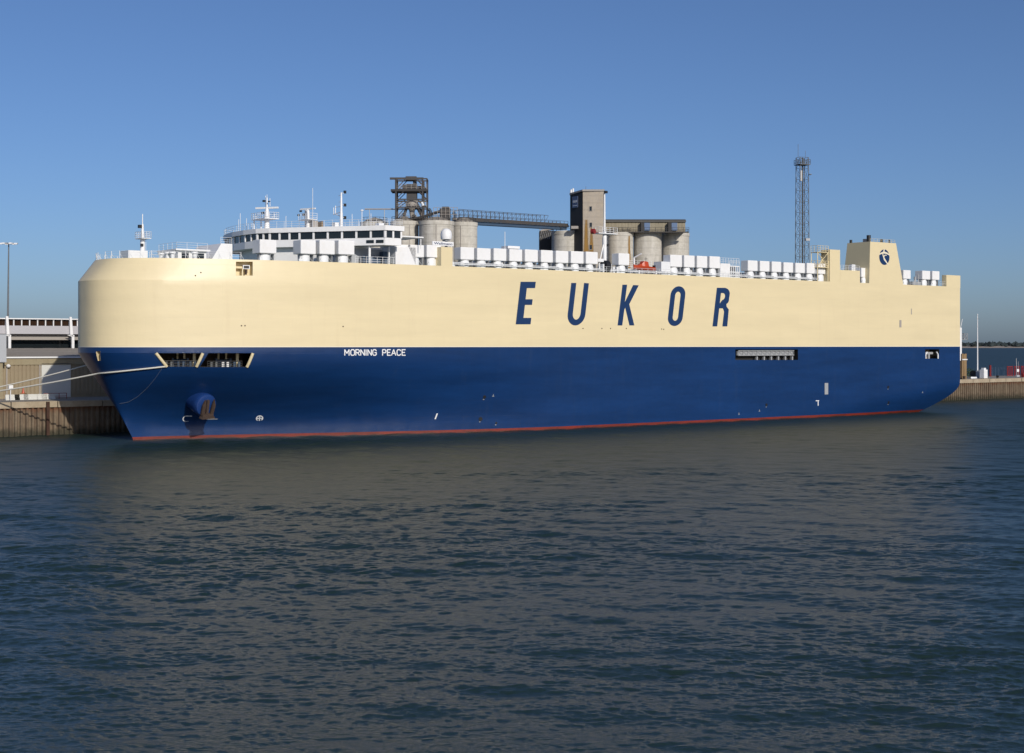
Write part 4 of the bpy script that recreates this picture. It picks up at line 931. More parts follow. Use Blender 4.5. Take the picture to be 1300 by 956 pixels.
# stair block with louvres further aft
q0, q1 = onside(914.5, 340, 1.0), onside(927, 340, 1.0)
MB().bb(q1.x, q0.x, HB - 3.2, HB - 1.0, ZT, zpx(920, 334.5, 1.0)).rail([(q1.x - 2.5, HB - 1.0, zpx(920, 334.5, 1.0)), (q0.x, HB - 1.0, zpx(920, 334.5, 1.0))], h=1.1, r=.035, post=.8).build('vent_house', M['white'], ship)
q2 = onside(939.5, 340, 1.0); hz = zpx(933, 338, 1.0)
g = MB().bb(q2.x, q1.x, HB - 2.6, HB - 2.4, ZT, hz); g.build('louvre_back', M['black'], ship)
mb = MB()
for k in range(6): xx = q2.x + (q1.x - q2.x) * k / 5; mb.bb(xx - .09, xx + .09, HB - 1.3, HB - 1.1, ZT, hz)
for zq in (ZT + .1, (ZT + hz) / 2, hz): mb.bb(q2.x, q1.x, HB - 1.3, HB - 1.12, zq - .1, zq + .1)
mb.rail([(q2.x, HB - 1.2, hz), (q1.x, HB - 1.2, hz)], h=1.0, r=.035, post=.8).build('stair_frame', M['white2'], ship)
# rail on the raised bulwark, aft fittings
q0, q1 = onside(1067, 343, .3), onside(1091, 343, .3); zz_ = onside(1079, 343.3, .3).z
MB().rail([(q1.x, HB - .3, zz_), (q0.x, HB - .3, zz_)], h=1.05, r=.035, post=.9).bb(onside(1086.5,340,.3).x, onside(1082,340,.3).x, HB - 1.2, HB - .4, zz_, zz_ + 1.3).build('railing', M['white2'], ship)
q = onside(1163, 350, 1.5); MB().bb(q.x - 1.6, q.x + 1.4, HB - 3, HB - 1.4, ZT, ZT + .9).tube((q.x, HB - 1.8, ZT), (q.x, HB - 1.8, ZT + 2.0), .25).tube((q.x - 1.2, HB - 1.8, ZT), (q.x - 1.2, HB - 1.8, ZT + 2.6), .12).build('deck_machinery', M['grey'], ship)
# stern ramp gear projecting from the transom
zA, zB = z_at(1222, 449, 0), z_at(1222, 416, 0)
MB().bb(-.75, -.1, HB - .9, HB - .3, 11.5, zA + .1).bb(-1.15, -.45, HB - .75, HB - .35, zA, zB).bb(-.5, .02, HB - .75, HB - .35, zB - .9, zB - .4).tube((-.9, HB - .5, zB), (-1.6, HB - .5, zB + 2.0), .06).build('ramp_post', M['white'], ship)
MB().lattice(-3.3, -2.0, HB - 1.5, HB - .3, z_at(1228, 431, 0), z_at(1228, 423.5, 0), 1, .06, .05).bb(-3.3, -.05, HB - 1.4, HB - .4, z_at(1228, 431.5, 0), z_at(1228, 430.8, 0)).build('stern_platform', M['galv'], ship)

# ------------------------------------------------------------------ rescue boat (hangs on the ship)
q = SHIPM @ Vector(((rb0.x + rb1.x) / 2 + .1, HB - 1.75, ZT + .72))
rbt = empty('rescue_boat', q, YAW, 'small orange rescue boat stowed on the white deck edge amidships', 'boat')
rbt.scale = (.92, .9, .88)
secs = [(-2.9, .55, .55), (-2.4, .85, .75), (-1.0, 1.0, .85), (.6, 1.0, .9), (1.8, .8, 1.0), (2.6, .4, 1.15), (2.95, .08, 1.3)]
vs = []; m_ = 9
for x, w_, h in secs:
    for k in range(m_):
        t = math.pi * k / (m_ - 1); vs.append((x, w_ * math.cos(t), h - (h - .0) * math.sin(t) * (1 - .25 * max(0, x) / 3)))
fs = [(i*m_+k, i*m_+k+1, (i+1)*m_+k+1, (i+1)*m_+k) for i in range(len(secs)-1) for k in range(m_-1)] + [tuple(range(m_)), ] + [(i*m_, (i+1)*m_, (i+2)*m_-1, (i+1)*m_-1) for i in range(len(secs)-1)]
MB().add(vs, fs).build('hull', M['orange'], rbt, smooth=50)
mb = MB(); cs_ = [(-.9, .75, .85, 1.0), (-.6, .8, .85, 1.9), (.4, .8, .88, 2.05), (.9, .6, .9, 1.5), (1.7, .5, 1.0, 1.2)]
vs = []
for x, w_, z0, z1 in cs_: vs += [(x, -w_, z0), (x, -w_*.75, z1), (x, w_*.75, z1), (x, w_, z0)]
mb.add(vs, [(4*i+k, 4*i+k+1, 4*i+5+k, 4*i+4+k) for i in range(4) for k in range(3)] + [(0,1,2,3), (19,18,17,16)]).build('canopy', M['orange'], rbt)
MB().bb(-2.95, -2.6, -.3, .3, .2, 1.25).tube((-2.9, 0, -.25), (-2.9, 0, .3), .12).build('outboard_motor', M['black'], rbt)
MB().tube((-.5, 0, 1.9), (-.5, 0, 3.0), .04).bb(-.56, -.44, -.4, .4, 2.5, 2.6).build('radar_arch', M['black'], rbt)

# ------------------------------------------------------------------ mooring lines
def rope_obj(name, pts, r, mat, label, cat, group=None, sag=0.0):
    c = bpy.data.curves.new(name, 'CURVE'); c.dimensions = '3D'; c.bevel_depth = r; c.bevel_resolution = 2
    sp = c.splines.new('POLY'); sp.points.add(len(pts) - 1)
    for i, p in enumerate(pts): sp.points[i].co = (*p, 1)
    o = bpy.data.objects.new('tmp', c); col.objects.link(o); dg = bpy.context.evaluated_depsgraph_get(); dg.update()
    me = bpy.data.meshes.new_from_object(o.evaluated_get(dg)); bpy.data.objects.remove(o); me.materials.clear()
    return prop(link(name, me, mat), label, cat, group)
def catenary(a, b, sag, n=40): return [a.lerp(b, i / n) - Vector((0, 0, sag * 4 * (i/n) * (1 - i/n))) for i in range(n + 1)]
ha, na = hit(209, 465.0); A1 = SHIPM @ (ha + na * .15)
e1 = dockw(s_at(-70, QB + 6), QB + 6, 6.4)
rp_ = []
for k in range(40):
    px = 211 - k * 2.2; hh_ = hit(px, 464.6 + (211 - px) * .105)
    if hh_ is None: break
    rp_.append(SHIPM @ (hh_[0] + hh_[1] * .16))
rope_obj('mooring_rope', rp_ + catenary(rp_[-1], e1, .3)[1:], .125, M['rope'], 'thick pale mooring rope from the bow opening down to the quay', 'rope')
hb, nb = hit(117, 458.0); B1 = SHIPM @ (hb + nb * .2)
bs = SHIPM @ Vector((194.0, -half(194.0, 12.2) - .08, 12.2))
e2 = dockw(s_at(-60, QB + 7), QB + 7, 6.6)
rope_obj('mooring_rope', catenary(bs, e2, .3, 60), .10, M['rope'], 'upper mooring rope passing behind the stem to the quay', 'rope')
def hullline(pts, n=24):
    out = []
    for (ax_, ay_), (bx_, by_) in zip(pts, pts[1:]):
        for i in range(n):
            t = i / n; p, nn_ = hit(ax_ + (bx_ - ax_) * t, ay_ + (by_ - ay_) * t); out.append(SHIPM @ (p + nn_ * .08))
    return out
rope_obj('messenger_line', hullline([(206, 467), (197, 480), (187, 492), (175, 503), (163, 510), (150, 512.5)], 6), .022, M['line'], 'thin slack line hanging in a curve against the blue bow', 'line')

# ------------------------------------------------------------------ left side: shed, terminal, mast, barriers
SB = 57.0
def sx(px, b=SB): return s_at(px, b)
s0 = sx(50); shed = dock_empty('warehouse_shed', s0, SB, QZ, 'brown clad quayside shed with pale door beside the bow', 'shed')
sl_, sr_ = sx(-60) - s0, sx(170) - s0      # +x is towards the left of the picture
zb_ = lambda py, px=50, b=SB: z_at(px, py, b) - QZ
eave = zb_(453.5)
MB().bb(sr_, sl_, -16, -.02, 0, eave - .9).build('wall', M['shedwall'], shed)
MB().bb(sr_, sl_, -.3, .25, eave - 1.35, eave - .15).build('fascia', M['shedband'], shed)
MB().bb(sr_, sl_, .1, .55, eave - .15, eave + .12).build('gutter', M['white2'], shed)
# ribbed cladding panels between the posts, one by one
px_ = 9.0; k = 0
pxs = [-40 + 5.05 * i for i in range(9)] + [8 + 5.15 * i for i in range(9)] + [92 + 5.2 * i for i in range(9)]
pan = MB().extr([(0, 0, 0), (.05, .1, 0), (.5, .1, 0), (.56, 0, 0)], (0, 0, eave - 2.0)).mesh('cladding_panel'); pan.materials.append(M['shedwall'])
for a in pxs:
    if 49 < a < 92: continue
    link('cladding_panel', pan, None, shed, (sx(a) - s0 - .56, 0, .6))
for a in (8.2, 50.2): MB().bb(sx(a) - s0 - .12, sx(a) - s0 + .12, 0, .2, 0, eave - 1.3).build('door_post', M['soffit'], shed)
MB().bb(sx(89.5) - s0, sx(52.5) - s0, 0, .12, .05, zb_(462.5)).build('sliding_door', M['paledoor'], shed)
MB().bb(sx(89.5) - s0, sx(52.5) - s0, .1, .25, zb_(462.5), zb_(461.5)).build('door_track', M['grey'], shed)
# corrugated lean-to roof, pieces side by side
rf = MB(); rb_ = -22.0; rz = zb_(442.5, 50, SB + 22)
sheet = MB()
nrib = 6; wsh = 1.9
vs = []
for i in range(nrib * 2 + 1):
    xx = wsh * i / (nrib * 2); zz2 = .09 * (i % 2); vs += [(xx, .45, eave + .1 + zz2), (xx, rb_, rz + zz2)]
sheet.add(vs, [(2*i, 2*i+1, 2*i+3, 2*i+2) for i in range(nrib * 2)])
shm = sheet.mesh('roof_sheet'); shm.materials.append(M['shedroof'])
xx = sr_
while xx < sl_ - wsh:
    link('roof_sheet', shm, None, shed, (xx, 0, random.uniform(-.02, .02))); xx += wsh
for px, py in ((9.5, 464.5),):
    MB().lathe([(0, 0), (.3, .1), (.42, .35), (.2, .6), (0, .65)], (sx(px) - s0, .5, zb_(py + 2)), 12).tube((sx(px) - s0, 0, zb_(py)), (sx(px) - s0, .5, zb_(py)), .06).build('wall_lamp', M['white'], shed)
# upper terminal building behind the shed
TB = SB + 24; t0 = s_at(50, TB)
term = dock_empty('terminal_building', t0, TB, QZ, 'pale terminal building with white framed clerestory above the shed', 'building')
zt_ = lambda py: z_at(50, py, TB) - QZ
tx = lambda px: s_at(px, TB) - t0
TL, TR = tx(-60), tx(210)
MB().bb(TR, TL, -18, -3.0, 0, zt_(431.5)).build('glazed_wall', M['glass'], term)
MB().bb(TR, TL, -3.2, -1.2, zt_(431.5), zt_(424)).build('soffit', M['soffit'], term)
MB().bb(TR, TL, -18, 0, zt_(424), zt_(413.6)).build('fascia', M['lilac'], term)
MB().bb(TR, TL, -17, -.55, zt_(413.6), zt_(405.5)).build('clerestory_wall', M['dark'], term)
MB().bb(TR, TL, -18.5, .3, zt_(405.5), zt_(404.2)).build('roof_edge', M['white'], term)
pxm = -50.0
mull = MB().bb(-.09, .09, -.36, -.05, zt_(413.6), zt_(405.5)).mesh('mullion'); mull.materials.append(M['white'])
pane = MB().bb(-.65, .65, -.52, -.42, zt_(413.4), zt_(405.7)).mesh('clerestory_pane'); pane.materials.append(surf('amber_glass', (0.035, 0.018, 0.010), 0.15, 0.5, 1.0))
for k in range(26):
    a = 7.6 + (k - 6) * 10.1; xm = tx(a); link('mullion', mull, None, term, (xm, 0, 0)); 
    xn = tx(a + 10.1); o = link('clerestory_pane', pane, None, term, ((xm + xn) / 2, 0, 0)); o.scale = ((xm - xn - .24) / 1.3, 1, 1)
for a in (9, 89.5):
    MB().extr([(tx(a) - .25, .35, zt_(425)), (tx(a) + .3, .35, zt_(425)), (tx(a) + .45, .35, zt_(402)), (tx(a) - .0, .35, zt_(402))], (0, .4, 0)).build('inclined_post', M['white'], term)
    MB().bb(tx(a) - .6, tx(a) - .1, .0, .5, zt_(452), zt_(425)).extr([(tx(a) - .4, .2, zt_(428)), (tx(a) + .9, .2, zt_(425)), (tx(a) - .4, .2, zt_(425))], (0, .3, 0)).build('column', M['white'], term)
# grey panel block at the left edge
GB = SB - 2.5; g0 = s_at(0, GB)
blk = dock_empty('stair_block', g0, GB, QZ, 'plain pale grey clad stair block at the left edge', 'building')
gx = lambda px: s_at(px, GB) - g0; gz = lambda py: z_at(4, py, GB) - QZ
MB().bb(gx(8.2), gx(-40), -8, 0, gz(460), gz(424.5)).build('wall', M['palegrey'], blk)
MB().bb(gx(4.5), gx(-40), -7.6, -.4, 0, gz(460)).build('base_wall', M['shedband'], blk)
for k in range(4): MB().bb(gx(8.0) + k * 1.6, gx(8.0) + k * 1.6 + 1.55, 0, .05, gz(459.5), gz(425)).build('cladding_panel', M['palegrey'], blk)
# floodlight mast
fl = empty('floodlight_mast', (0, 0, 0), 0, 'tall thin steel floodlight mast against the sky, far left', 'lamp mast')
dF = 300.0; xF = (9.0 - 650) / FPX * dF; fl.location = (xF, dF, QZ); zF = CAMH + (HOR - 309) * dF / FPX - QZ
MB().tube((0, 0, 0), (.35, 0, zF), .3, .12, n=10).build('pole', M['mast'], fl, smooth=40)
MB().bb(-1.6, 2.3, -.12, .12, zF - .1, zF + .1).bb(.2, .5, -1.5, 1.5, zF - .12, zF + .08).build('crossbar', M['galv'], fl)
for k in range(6):
    a = k / 6 * 6.283; MB().box((.35 + 1.5 * math.cos(a), 1.2 * math.sin(a), zF - .05), (.65, .5, .3)).build('lamp_head', M['white2'], fl)
# concrete barriers along the quay
bar = MB().extr([(0, -.35, 0), (0, .35, 0), (0, .3, .2), (0, .12, .45), (0, .1, .95), (0, -.1, .95), (0, -.12, .45), (0, -.3, .2)], (2.4, 0, 0)).mesh('concrete_barrier'); bar.materials.append(M['paledoor'])
bl = ['white quay barrier nearest the left edge of the picture', 'white quay barrier second from the left edge', 'white quay barrier in front of the ribbed brown cladding', 'white quay barrier just left of the pale door', 'white quay barrier at the foot of the pale door']
for k, a in enumerate((7.5, 19, 30.5, 42, 53)):
    o = link('concrete_barrier', bar, None, None, dockw(s_at(a, 49.5) - 2.3, 49.5, QZ)); o.rotation_euler = (0, 0, YAW); prop(o, bl[k], 'barrier', 'white barriers along the quay')
o = MB().bb(-.3, .3, -.3, .3, 0, .06).lathe([(.24, .06), (.05, .95), (0, .96)], n=14).build('traffic_cone', M['orange'], None, dockw(s_at(29.5, 53), 53, QZ + 1.0)); prop(o, 'orange cone on a crate behind the white barriers', 'cone')
o = MB().bb(-.5, .5, -.4, .4, 0, 1.0).build('wooden_crate', M['timber'], None, dockw(s_at(29.5, 53), 53, QZ)); prop(o, 'low wooden crate carrying an orange cone', 'crate')
e = empty('signal_post', dockw(s_at(13.5, 48.2), 48.2, QZ), YAW, 'white lamp box on a short post by the barriers', 'post')
MB().tube((0, 0, 0), (0, 0, 2.0), .07).build('post', M['white2'], e); MB().bb(-.35, .35, -.25, .25, 2.0, 2.6).build('lamp_box', M['white'], e)
e = empty('hand_rail', dockw(s_at(66, 50), 50, QZ), YAW, 'low dark red safety rail at the foot of the pale door', 'rail')
MB().rail([(-2.6, 0, 0), (1.4, 0, 0)], h=1.0, r=.06, post=1.3, levels=(1.0, .5)).build('rail', M['redp'], e)
e = empty('mooring_bollard', dockw(s_at(-8, QB + 1.2), QB + 1.2, QZ), 0, 'squat iron mooring bollard on the coping at far left', 'bollard')
MB().lathe([(.35, 0), (.28, .4), (.42, .6), (.3, .75), (0, .78)], n=14).build('bollard_head', M['black'], e)

# ------------------------------------------------------------------ silos behind the ship
def place(px, d, z=QZ): return Vector(((px - 650) / FPX * d, d, z))
def zdep(py, d): return CAMH + (HOR - py) * d / FPX
def silo(px0, px1, py, d, label, mat, group, cone=True, seams=()):
    r = (px1 - px0) / 2 * d / FPX; c = place((px0 + px1) / 2, d + r); H = zdep(py, d) - QZ
    o = empty('silo', c, 0, label, 'silo', group)
    MB().lathe([(r, 0), (r, H - .9), (r + .12, H - .9), (r + .12, H), (r - .3, H + .02)], n=48).build('drum', mat, o, smooth=40)
    if cone: MB().lathe([(r - .3, H + .02), (r * .5, H + .8), (.4, H + 1.2), (0, H + 1.2)], n=32).build('roof', M['shedroof'], o, smooth=40)
    else: MB().lathe([(r - .3, H + .02), (0, H + .05)], n=32).build('roof', M['shedroof'], o)
    for px in seams:
        xs_ = (px - (px0 + px1) / 2) / ((px1 - px0) / 2); a = math.asin(max(-1, min(1, xs_)))
        MB().tube((r * math.sin(a), -r * math.cos(a) - .05, 0), (r * math.sin(a), -r * math.cos(a) - .05, H - .9), .09).build('ladder_rail', M['soffit'], o)
    MB().rail([(r * .93 * math.cos(t), r * .93 * math.sin(t), H) for t in np.linspace(math.pi, 2*math.pi, 10)], h=1.1, r=.05, post=2.5, levels=(1.0, .5)).build('railing', M['steelwork'], o)
    return o
DL = 330.0
G1 = 'concrete silos under the steel tower'
silo(496, 531.5, 280, DL + 4, 'concrete silo directly below the open steel tower', M['concrete'], G1, seams=(512, 521))
silo(531.5, 576.5, 279.5, DL, 'widest pale concrete silo, middle of the left cluster', M['concrete'], G1, seams=(555,))
silo(573, 606, 281.5, DL + 7, 'concrete silo at the right end of the left cluster under the conveyor', M['concrete'], G1, seams=(585.5,))
silo(458, 493, 281, DL + 12, 'concrete silo half hidden behind the wheelhouse', M['concrete'], G1)
# open steel tower with machinery
dT = DL + 8; sc = dT / FPX; px0, px1 = 503.5, 542.5; zb0 = zdep(280, dT); zt0 = zdep(227, dT)
tw = empty('elevator_tower', place(523, dT, QZ), 0, 'open steel elevator tower with machinery on top of the silos', 'tower')
w2 = (px1 - px0) / 2 * sc; lev = [zdep(p, dT) - QZ for p in (278, 264, 254, 241.5, 228)]
mb = MB()
for xx in (-w2, w2 - 1.0, w2):
    for yy in (-2.2, 2.2): mb.tube((xx, yy, zb0 - QZ - 2), (xx, yy, lev[4]), .22 if xx < w2 else .13, n=6)
for z in lev:
    for yy in (-2.2, 2.2): mb.bb(-w2, w2, yy - .12, yy + .12, z - .2, z + .1)
    for xx in (-w2, w2): mb.bb(xx - .12, xx + .12, -2.2, 2.2, z - .2, z + .1)
for a, b in zip(lev, lev[1:]):
    for yy in (-2.2, 2.2):
        mb.tube((-w2, yy, a), (-w2 * .35, yy, b), .1, n=5); mb.tube((w2, yy, a), (w2 * .35, yy, b), .1, n=5)
mb.build('frame', M['steelwork'], tw)
MB().bb(-w2 - 1.2, w2, -2.4, 2.4, lev[3] - .5, lev[3]).build('machine_floor', M['clad_and_shade'], tw)
MB().bb(-w2 - 1.6, w2 * .75, -.25, .25, lev[4], lev[4] + .5).bb(-w2 * .4, w2 * .3, -.8, .8, lev[4] - .2, lev[4] + .7).build('hoist_beam', M['steelwork'], tw)
MB().bb(-1.2, 1.2, -1.4, 1.4, lev[2], lev[3] + 1.3).bb(.3, 1.1, -1.0, 1.0, lev[3], lev[3] + 2.0).bb(-2.2, -.9, -1, 1, lev[3], lev[3] + 1.2).bb(1.4, 2.4, -1, 1, lev[3], lev[3] + .9).build('elevator_head', M['steelwork'], tw)
MB().lathe([(.4, lev[0] + .3), (.7, lev[1] - .6), (1.5, lev[1] + .4), (1.5, lev[2] - .2), (.2, lev[2])], n=14).build('hopper', M['soffit'], tw, smooth=30)
MB().tube((1.2, -1, lev[1] + .6), (2.5, -1, lev[0] + .8), .5, n=10).tube((-1.2, -1, lev[1]), (-2.2, -1, lev[0] - .5), .35, n=10).tube((.4, -1.2, lev[0] + 1), (1.5, -1.2, lev[0] - 1), .4).build('spout', M['steelwork'], tw)
MB().path([(2.4, -2.3, lev[2] - .8), (2.7, -2.3, lev[2] - 1.1), (2.8, -2.3, lev[1] + .3)], .3, 10).build('dust_pipe', M['white2'], tw)
MB().rail([(-w2, -2.3, lev[3]), (w2, -2.3, lev[3])], h=1.2, r=.05, post=1.2).rail([(-w2, -2.3, lev[1]), (w2, -2.3, lev[1])], h=1.2, r=.05, post=1.2).rail([(-w2, -2.3, lev[0]), (w2, -2.3, lev[0])], h=1.2, r=.05, post=1.2).build('railing', M['soffit'], tw)
MB().extr([(-w2 * .6, -2.5, lev[0] - 1.0), (w2 + .8, -2.5, lev[0] + .6), (w2 + .8, -2.5, lev[0] + 1.0), (-w2 * .6, -2.5, lev[0] - .5)], (0, 1.2, 0)).bb(w2 * .3, w2, -2, 0, lev[0] - 1, lev[0]).build('drag_conveyor', M['clad_and_shade'], tw)
# overhead pipe / crane jib left of the tower
jb = empty('pipe_gantry', place(484, dT, QZ), 0, 'thin white pipe on posts left of the steel tower above the wheelhouse', 'pipe')
a_, c_ = (463 - 484) * sc, (503 - 484) * sc; zj = zdep(265.5, dT) - QZ
MB().tube((a_, 0, zj), (c_, 0, zj), .16).build('pipe', M['soffit'], jb)
for px in (469, 488): MB().tube(((px - 484) * sc, 0, zdep(284, dT) - QZ), ((px - 484) * sc, 0, zj), .08).build('post', M['galv'], jb)
# blue-grey roof pylons
for i, (px, lab) in enumerate(((546.5, 'blue grey roof vent between the steel tower and the middle silo'), (577.5, 'blue grey roof vent at the foot of the conveyor bridge'))):
    o = empty('roof_vent', place(px, dT + (4 if i else 2), QZ), 0, lab, 'vent'); z1 = zdep(265 if i == 0 else 268, dT) - QZ
    MB().tube((0, 0, 0), (0, 0, z1 - .6), .4, n=10).path([(0, 0, z1 - .8), (.0, 0, z1 - .2), (-.5, 0, z1 + .1)], .38, 10).build('pipe', M['steelblue'], o)
# head machinery on the middle silo
o = empty('conveyor_drive', place(567, dT - 2, QZ), 0, 'dark conveyor drive house on the roof of the middle silo', 'machine'); z1 = zdep(280, dT) - QZ; sc2 = dT / FPX
MB().bb(-1.6, .9, -1.2, 1.2, z1, z1 + 2.6).bb(-1.0, .6, -1.3, 1.3, z1 + 2.6, z1 + 3.0).build('drive_house', M['steelwork'], o)
MB().extr([(-6.5, -.6, z1 + .2), (-1.5, -.6, z1 + 1.7), (-1.5, -.6, z1 + 2.3), (-6.5, -.6, z1 + .7)], (0, 1.2, 0)).build('inclined_conveyor', M['clad_and_shade'], o)
MB().rail([(-3, -1.4, z1 + .4), (2.6, -1.4, z1 + .4)], h=2.4, r=.06, post=.9).build('railing', M['soffit'], o)
# conveyor bridge between the silo groups
DR = 372.0
a0 = Vector(place(577, dT + 2, 0)); a0.z = zdep(281.5, dT + 2); b0 = Vector(place(716, DR + 4, 0)); b0.z = zdep(289.5, DR + 4)
cbm = (a0 + b0) / 2; u = (b0 - a0); L = u.length; ang = math.atan2(u.y, u.x)
cbr = empty('conveyor_bridge', (a0.x, a0.y, QZ), ang, 'long grey conveyor bridge with railings linking the silo groups', 'conveyor')
hz0, hz1 = a0.z - QZ, b0.z - QZ; Lh = math.hypot(u.x, u.y)
P_ = lambda t, y, z: Vector((Lh * t, y, hz0 + (hz1 - hz0) * t + z))
mb = MB(); mb.extr([P_(0, -.9, -.5), P_(1, -.9, -.5), P_(1, -.9, .25), P_(0, -.9, .25)], (0, 1.8, 0)); mb.build('girder', M['steelblue'], cbr)
MB().extr([P_(0, -1.3, .25), P_(1, -1.3, .25), P_(1, -1.3, 1.1), P_(0, -1.3, 1.1)], (0, .1, 0)).build('kick_plate', M['steelwork'], cbr)
mb = MB(); n = 26
for k in range(n + 1):
    t = k / n
    for yy in (-1.3, 1.3): mb.tube(P_(t, yy, .2), P_(t, yy, 2.9 if t < .8 else 1.6), .055, n=5)
    if k < n and t < .78: mb.tube(P_(t, -1.3, 1.1), P_(t + 1/n, -1.3, 2.9), .035, n=4)
for yy in (-1.3, 1.3): mb.tube(P_(0, yy, 2.9), P_(.8, yy, 2.9), .06, n=5); mb.tube(P_(0, yy, 1.7), P_(1, yy, 1.7), .05, n=5)
mb.build('railing', M['steelwork'], cbr)
MB().extr([P_(0, -.5, .4), P_(1, -.5, .4), P_(1, -.5, .9), P_(0, -.5, .9)], (0, 1.0, 0)).build('conveyor_casing', M['soffit'], cbr)

# right group
G2 = 'concrete silos under the long gallery'
silo(700, 742, 292.5, DR, 'concrete silo left of the elevator building with an ochre streak', M['concrete'], G2, cone=False)
sl2 = silo(770, 804, 294.5, DR + 3, 'stained concrete silo right behind the white ship mast', M['concrete'], G2, cone=False)
silo(804, 840, 294.5, DR + 5, 'concrete silo second from the right end of the gallery', M['concrete'], G2, cone=False, seams=(839,))
silo(838, 875, 295, DR + 9, 'rightmost concrete silo under the end of the gallery', M['concrete'], G2, cone=False)
scR = DR / FPX
r2_ = 17 * (DR + 3) / FPX; h2_ = zdep(294.5, DR + 3) - QZ
MB().lathe([(r2_ + .04, h2_ - 9.5), (r2_ + .04, h2_ - .95)], n=8, a0=R(-62), a1=R(-38)).build('rust_stain', M['ochre'], sl2)
# dark stair tower left of the first silo
dk = empty('stair_tower', place(693.5, DR + 12, QZ), 0, 'black clad stair tower at the left end of the right silo group', 'tower')
zz1 = zdep(294, DR + 12) - QZ
MB().bb(-1.9, 1.9, -3, 4, 0, zz1).build('wall', M['clad_and_shade'], dk)
mb = MB()
for k in range(6): mb.tube((-1.8 + k * .5, -3.05, zz1 - 2.2), (-1.3 + k * .5, -3.05, zz1 - .2), .06)
mb.rail([(-1.9, -3, zz1), (1.9, -3, zz1)], h=1.1, r=.05, post=.9).build('stair', M['galv'], dk)
MB().extr([(-1.6, -3.1, zz1 - .2), (6.0, -3.1, zz1 + 1.0), (6.0, -3.1, zz1 + 1.5), (-1.6, -3.1, zz1 + .2)], (0, 1.6, 0)).build('roof_walkway', M['soffit'], dk)
# elevator building: pale right front, left side's shade put into its dark colour
fc = place(740.0, DR - 3, QZ); eb = empty('elevator_building', fc, R(-6), 'tall concrete elevator building with dark left side and rust streaks', 'building')
zE = zdep(243, DR - 3) - QZ; wr = 26.5 * scR
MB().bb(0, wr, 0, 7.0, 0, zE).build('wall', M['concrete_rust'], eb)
lft = empty('tmp', (0,0,0)); bpy.data.objects.remove(lft)
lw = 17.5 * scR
MB().extr([(-.02, -.25, 0), (-lw, 4.5, 0), (-lw, 10, 0), (-.02, 7.2, 0)], (0, 0, zE - .3)).build('painted_shade_side', M['clad_and_shade'], eb)
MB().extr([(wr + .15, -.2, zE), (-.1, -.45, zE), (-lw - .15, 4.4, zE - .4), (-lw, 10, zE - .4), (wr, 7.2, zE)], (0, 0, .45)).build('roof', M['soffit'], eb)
d_ = (Vector((-lw, 4.5, 0)) - Vector((-.02, -.25, 0))); dn = d_.normalized(); nn_ = Vector((-dn.y, dn.x, 0)); nn_ = -nn_ if nn_.y > 0 else nn_
def onleft(t0, t1, z0, z1, o_): 
    A_ = Vector((-.02, -.25, 0)) + d_ * t0 + nn_ * o_; B_ = Vector((-.02, -.25, 0)) + d_ * t1 + nn_ * o_
    return [A_ + Vector((0,0,z0)), B_ + Vector((0,0,z0)), B_ + Vector((0,0,z1)), A_ + Vector((0,0,z1))]
zs_ = lambda py: zdep(py, DR - 3) - QZ
sb = MB().extr(onleft(.36, .80, zs_(262.5), zs_(248), .05), nn_ * .1).build('sign_board', surf('sign_blue', (0.10, 0.13, 0.22), .5, .1), eb)
mb = MB()
for k in range(4): mb.extr(onleft(.42 + .09 * k, .47 + .09 * k, zs_(256), zs_(253), .16), nn_ * .02)
mb.extr(onleft(.42, .74, zs_(260.3), zs_(259.3), .16), nn_ * .02); mb.build('sign_lettering', M['white2'], sb)
for px, py in ((749.8, 265), (750, 285.5), (750, 314)):
    x_ = (px - 740) * scR; f_ = MB().bb(x_ - .3, x_ + .3, -.08, .1, zs_(py + 2.8), zs_(py - 2.8)).build('window', M['glass'], eb)
    MB().bb(x_ - .4, x_ + .4, -.12, 0, zs_(py + 3.3), zs_(py + 2.8)).bb(x_ - .4, x_ - .3, -.1, 0, zs_(py + 2.8), zs_(py - 2.8)).build('frame', M['soffit'], f_)
MB().add([(-.0, -.03, zs_(330)), (1.7, -.03, zs_(330)), (1.7, -.03, zs_(279)), (-.0, -.03, zs_(279))], [(0,1,2,3)]).build('rust_stain', M['ochre'], eb)
MB().add([(1.5, -.045, zs_(330)), (2.9, -.045, zs_(330)), (2.9, -.045, zs_(288)), (1.5, -.045, zs_(288))], [(0,1,2,3)]).build('rust_stain', M['ochre'], eb)
MB().bb(wr + .02, wr + .35, -.2, .1, zs_(330), zs_(245)).build('downpipe', M['soffit'], eb)
for x_, h in ((.6, 1.6), (2.2, 1.0), (-lw * .8, 1.4), (-lw*.95, 1.1)): MB().tube((x_, 3 if x_ > 0 else 5.5, zE), (x_, 3 if x_ > 0 else 5.5, zE + h), .25 if x_ < 0 else .05).build('roof_fitting', M['white2'] if x_ < 0 else M['mast'], eb)
MB().bb(-lw * .5 - 1.2, -lw * .5 + .6, -.6, 1.2, zs_(290.5), zs_(287)).build('porch', M['soffit'], eb)
